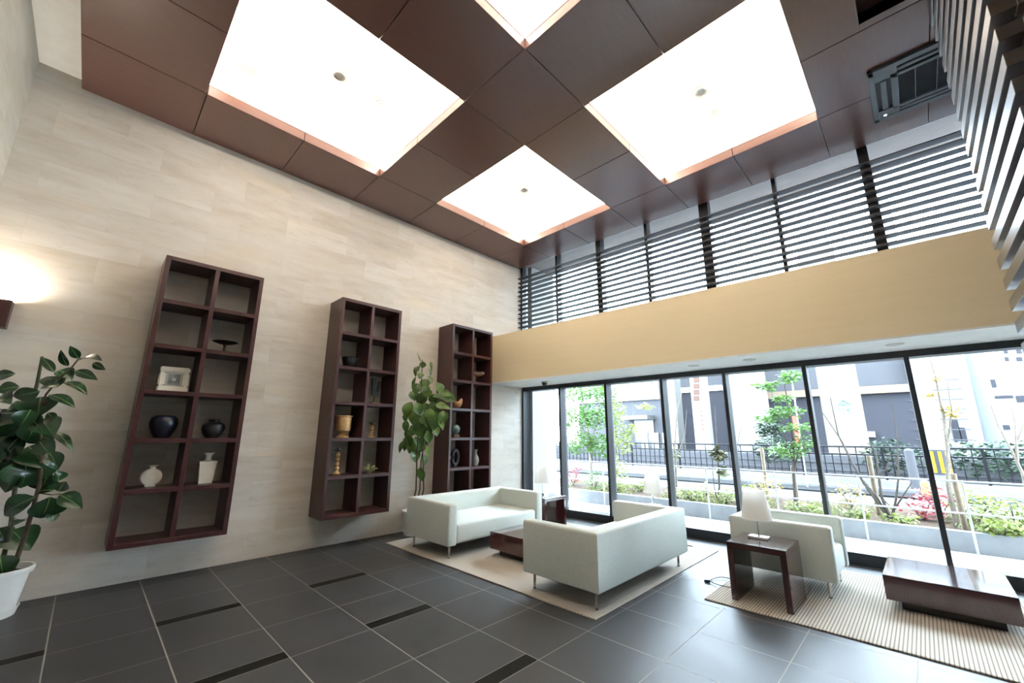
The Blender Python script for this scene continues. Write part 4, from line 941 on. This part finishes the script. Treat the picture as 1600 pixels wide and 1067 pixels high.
e = bx(1134, 1181, 560, 700, 19.5, 2.4); r = thing('white_building', 'blank white building wall right of the fourth mullion', 'building', (e[0], 19.5, 0)); part(r, 'wall', M['bwhite'], *e[:4], -.01, 9); part(r, 'plinth', M['bmid'], e[0], e[1], 19.4, 19.5, -.01, .6)
Y = 23; e = bx(1178, 1440, 618, 700, Y, 6); r = thing('warehouse', 'blue grey shuttered warehouse with a tan band under its white roof', 'building', (e[0], Y, 0))
part(r, 'wall', M['bgrey'], e[0], e[1], Y, Y+6, -.01, e[5]); part(r, 'tan_band', M['tan'], e[0], e[1], Y-.25, Y, e[5], e[5]+.35); part(r, 'roof_fascia', M['bwhite'], e[0]+6.5, e[1], Y-.2, Y+6, e[5]+.35, e[5]+2.6); part(r, 'upper_wall', M['bmid'], e[0], e[0]+6.5, Y+.4, Y+6, e[5]+.35, e[5]+2.6)
for k in range(9): part(r, 'shutter_rib', M['bmid'], e[0]+8, e[1]-.3, Y-.04, Y, .45+k*.42, .49+k*.42)
q = bx(1356, 1368, 674, 683, Y, .2); part(r, 'meter_box', M['bwhite'], q[0], q[1], Y-.25, Y, q[4], q[5])
part(r, 'downpipe', M['bwhite'], *bx(1198, 1201, 650, 700, Y, .1)[:2], Y-.12, Y, -.01, e[5])
p = at_y(1316, 640, 17.5); r = thing('round_column', 'thick round beige concrete column in the sixth pane with a teal mark', 'column', (p.x, 17.5, 0))
MB().tube([(p.x, 17.5, -.01), (p.x, 17.5, 9)], .62, 40).build('shaft', mat('beige_concrete', (0.1000, 0.0875, 0.0750), .8, spec=.06, var=.06), r, True)
b = MB(); zc = at_y(1322, 636, 16.9).z; xm = p.x+.14
for (x0_, z0_, x1_, z1_) in ((-.02, .26, -.2, .06), (.0, .26, .2, .08), (-.16, .0, -.16, -.26), (-.04, .06, -.04, -.22), (.12, -.02, .12, -.26), (-.1, .1, .1, .1), (.04, -.1, .16, -.02)):
    def cyl(xx, zz): dx = xx+.14; return V((p.x+dx, 17.5-math.sqrt(max(0, .635**2-dx*dx)), zc+zz))
    b.tube([cyl(x0_, z0_), cyl((x0_+x1_)/2, (z0_+z1_)/2), cyl(x1_, z1_)], .022, 6)
b.build('teal_mark', mat('teal_paint', (.03, .15, .15), .6), r)
Y = 30; e = bx(1440, 1640, 560, 700, Y, 8); zr = at_y(1560, 612, Y).z
r = thing('apartment_building', 'white apartment building with rows of small windows at right', 'building', (e[0], Y, 0)); part(r, 'wall', M['bwhite'], e[0], e[1]+14, Y, Y+8, -.01, 13)
part(r, 'floor_band', M['tan'], e[0]+6, e[1]+14, Y-.15, Y, zr, zr+.12)
for a in ((1554, 1583, 618, 622), (1588, 1606, 618, 628), (1547, 1556, 593, 605), (1563, 1578, 664, 671), (1568, 1574, 545, 552), (1588, 1596, 545, 552), (1570, 1576, 558, 564), (1588, 1597, 558, 564), (1488, 1500, 655, 690), (1500, 1510, 668, 690)): q = bx(*a, Y, .1); part(r, 'window', M['bgrey'], q[0], q[1], Y-.06, Y, q[4], q[5])
p = at_y(1538, 620, 19); r = MB().tube([(p.x, 19, -.01), (p.x, 19, 9)], [.26, .17], 20).lathe([(.34, 0), (.34, .3), (.26, .34)], (p.x, 19, 0), 20).build('lamp_post', mat('blue_grey_pole', (0.0650, 0.0700, 0.0850), .6, spec=.06), None, True); tag(r, 'pale blue grey tapered street pole at right before the apartment building', 'pole')
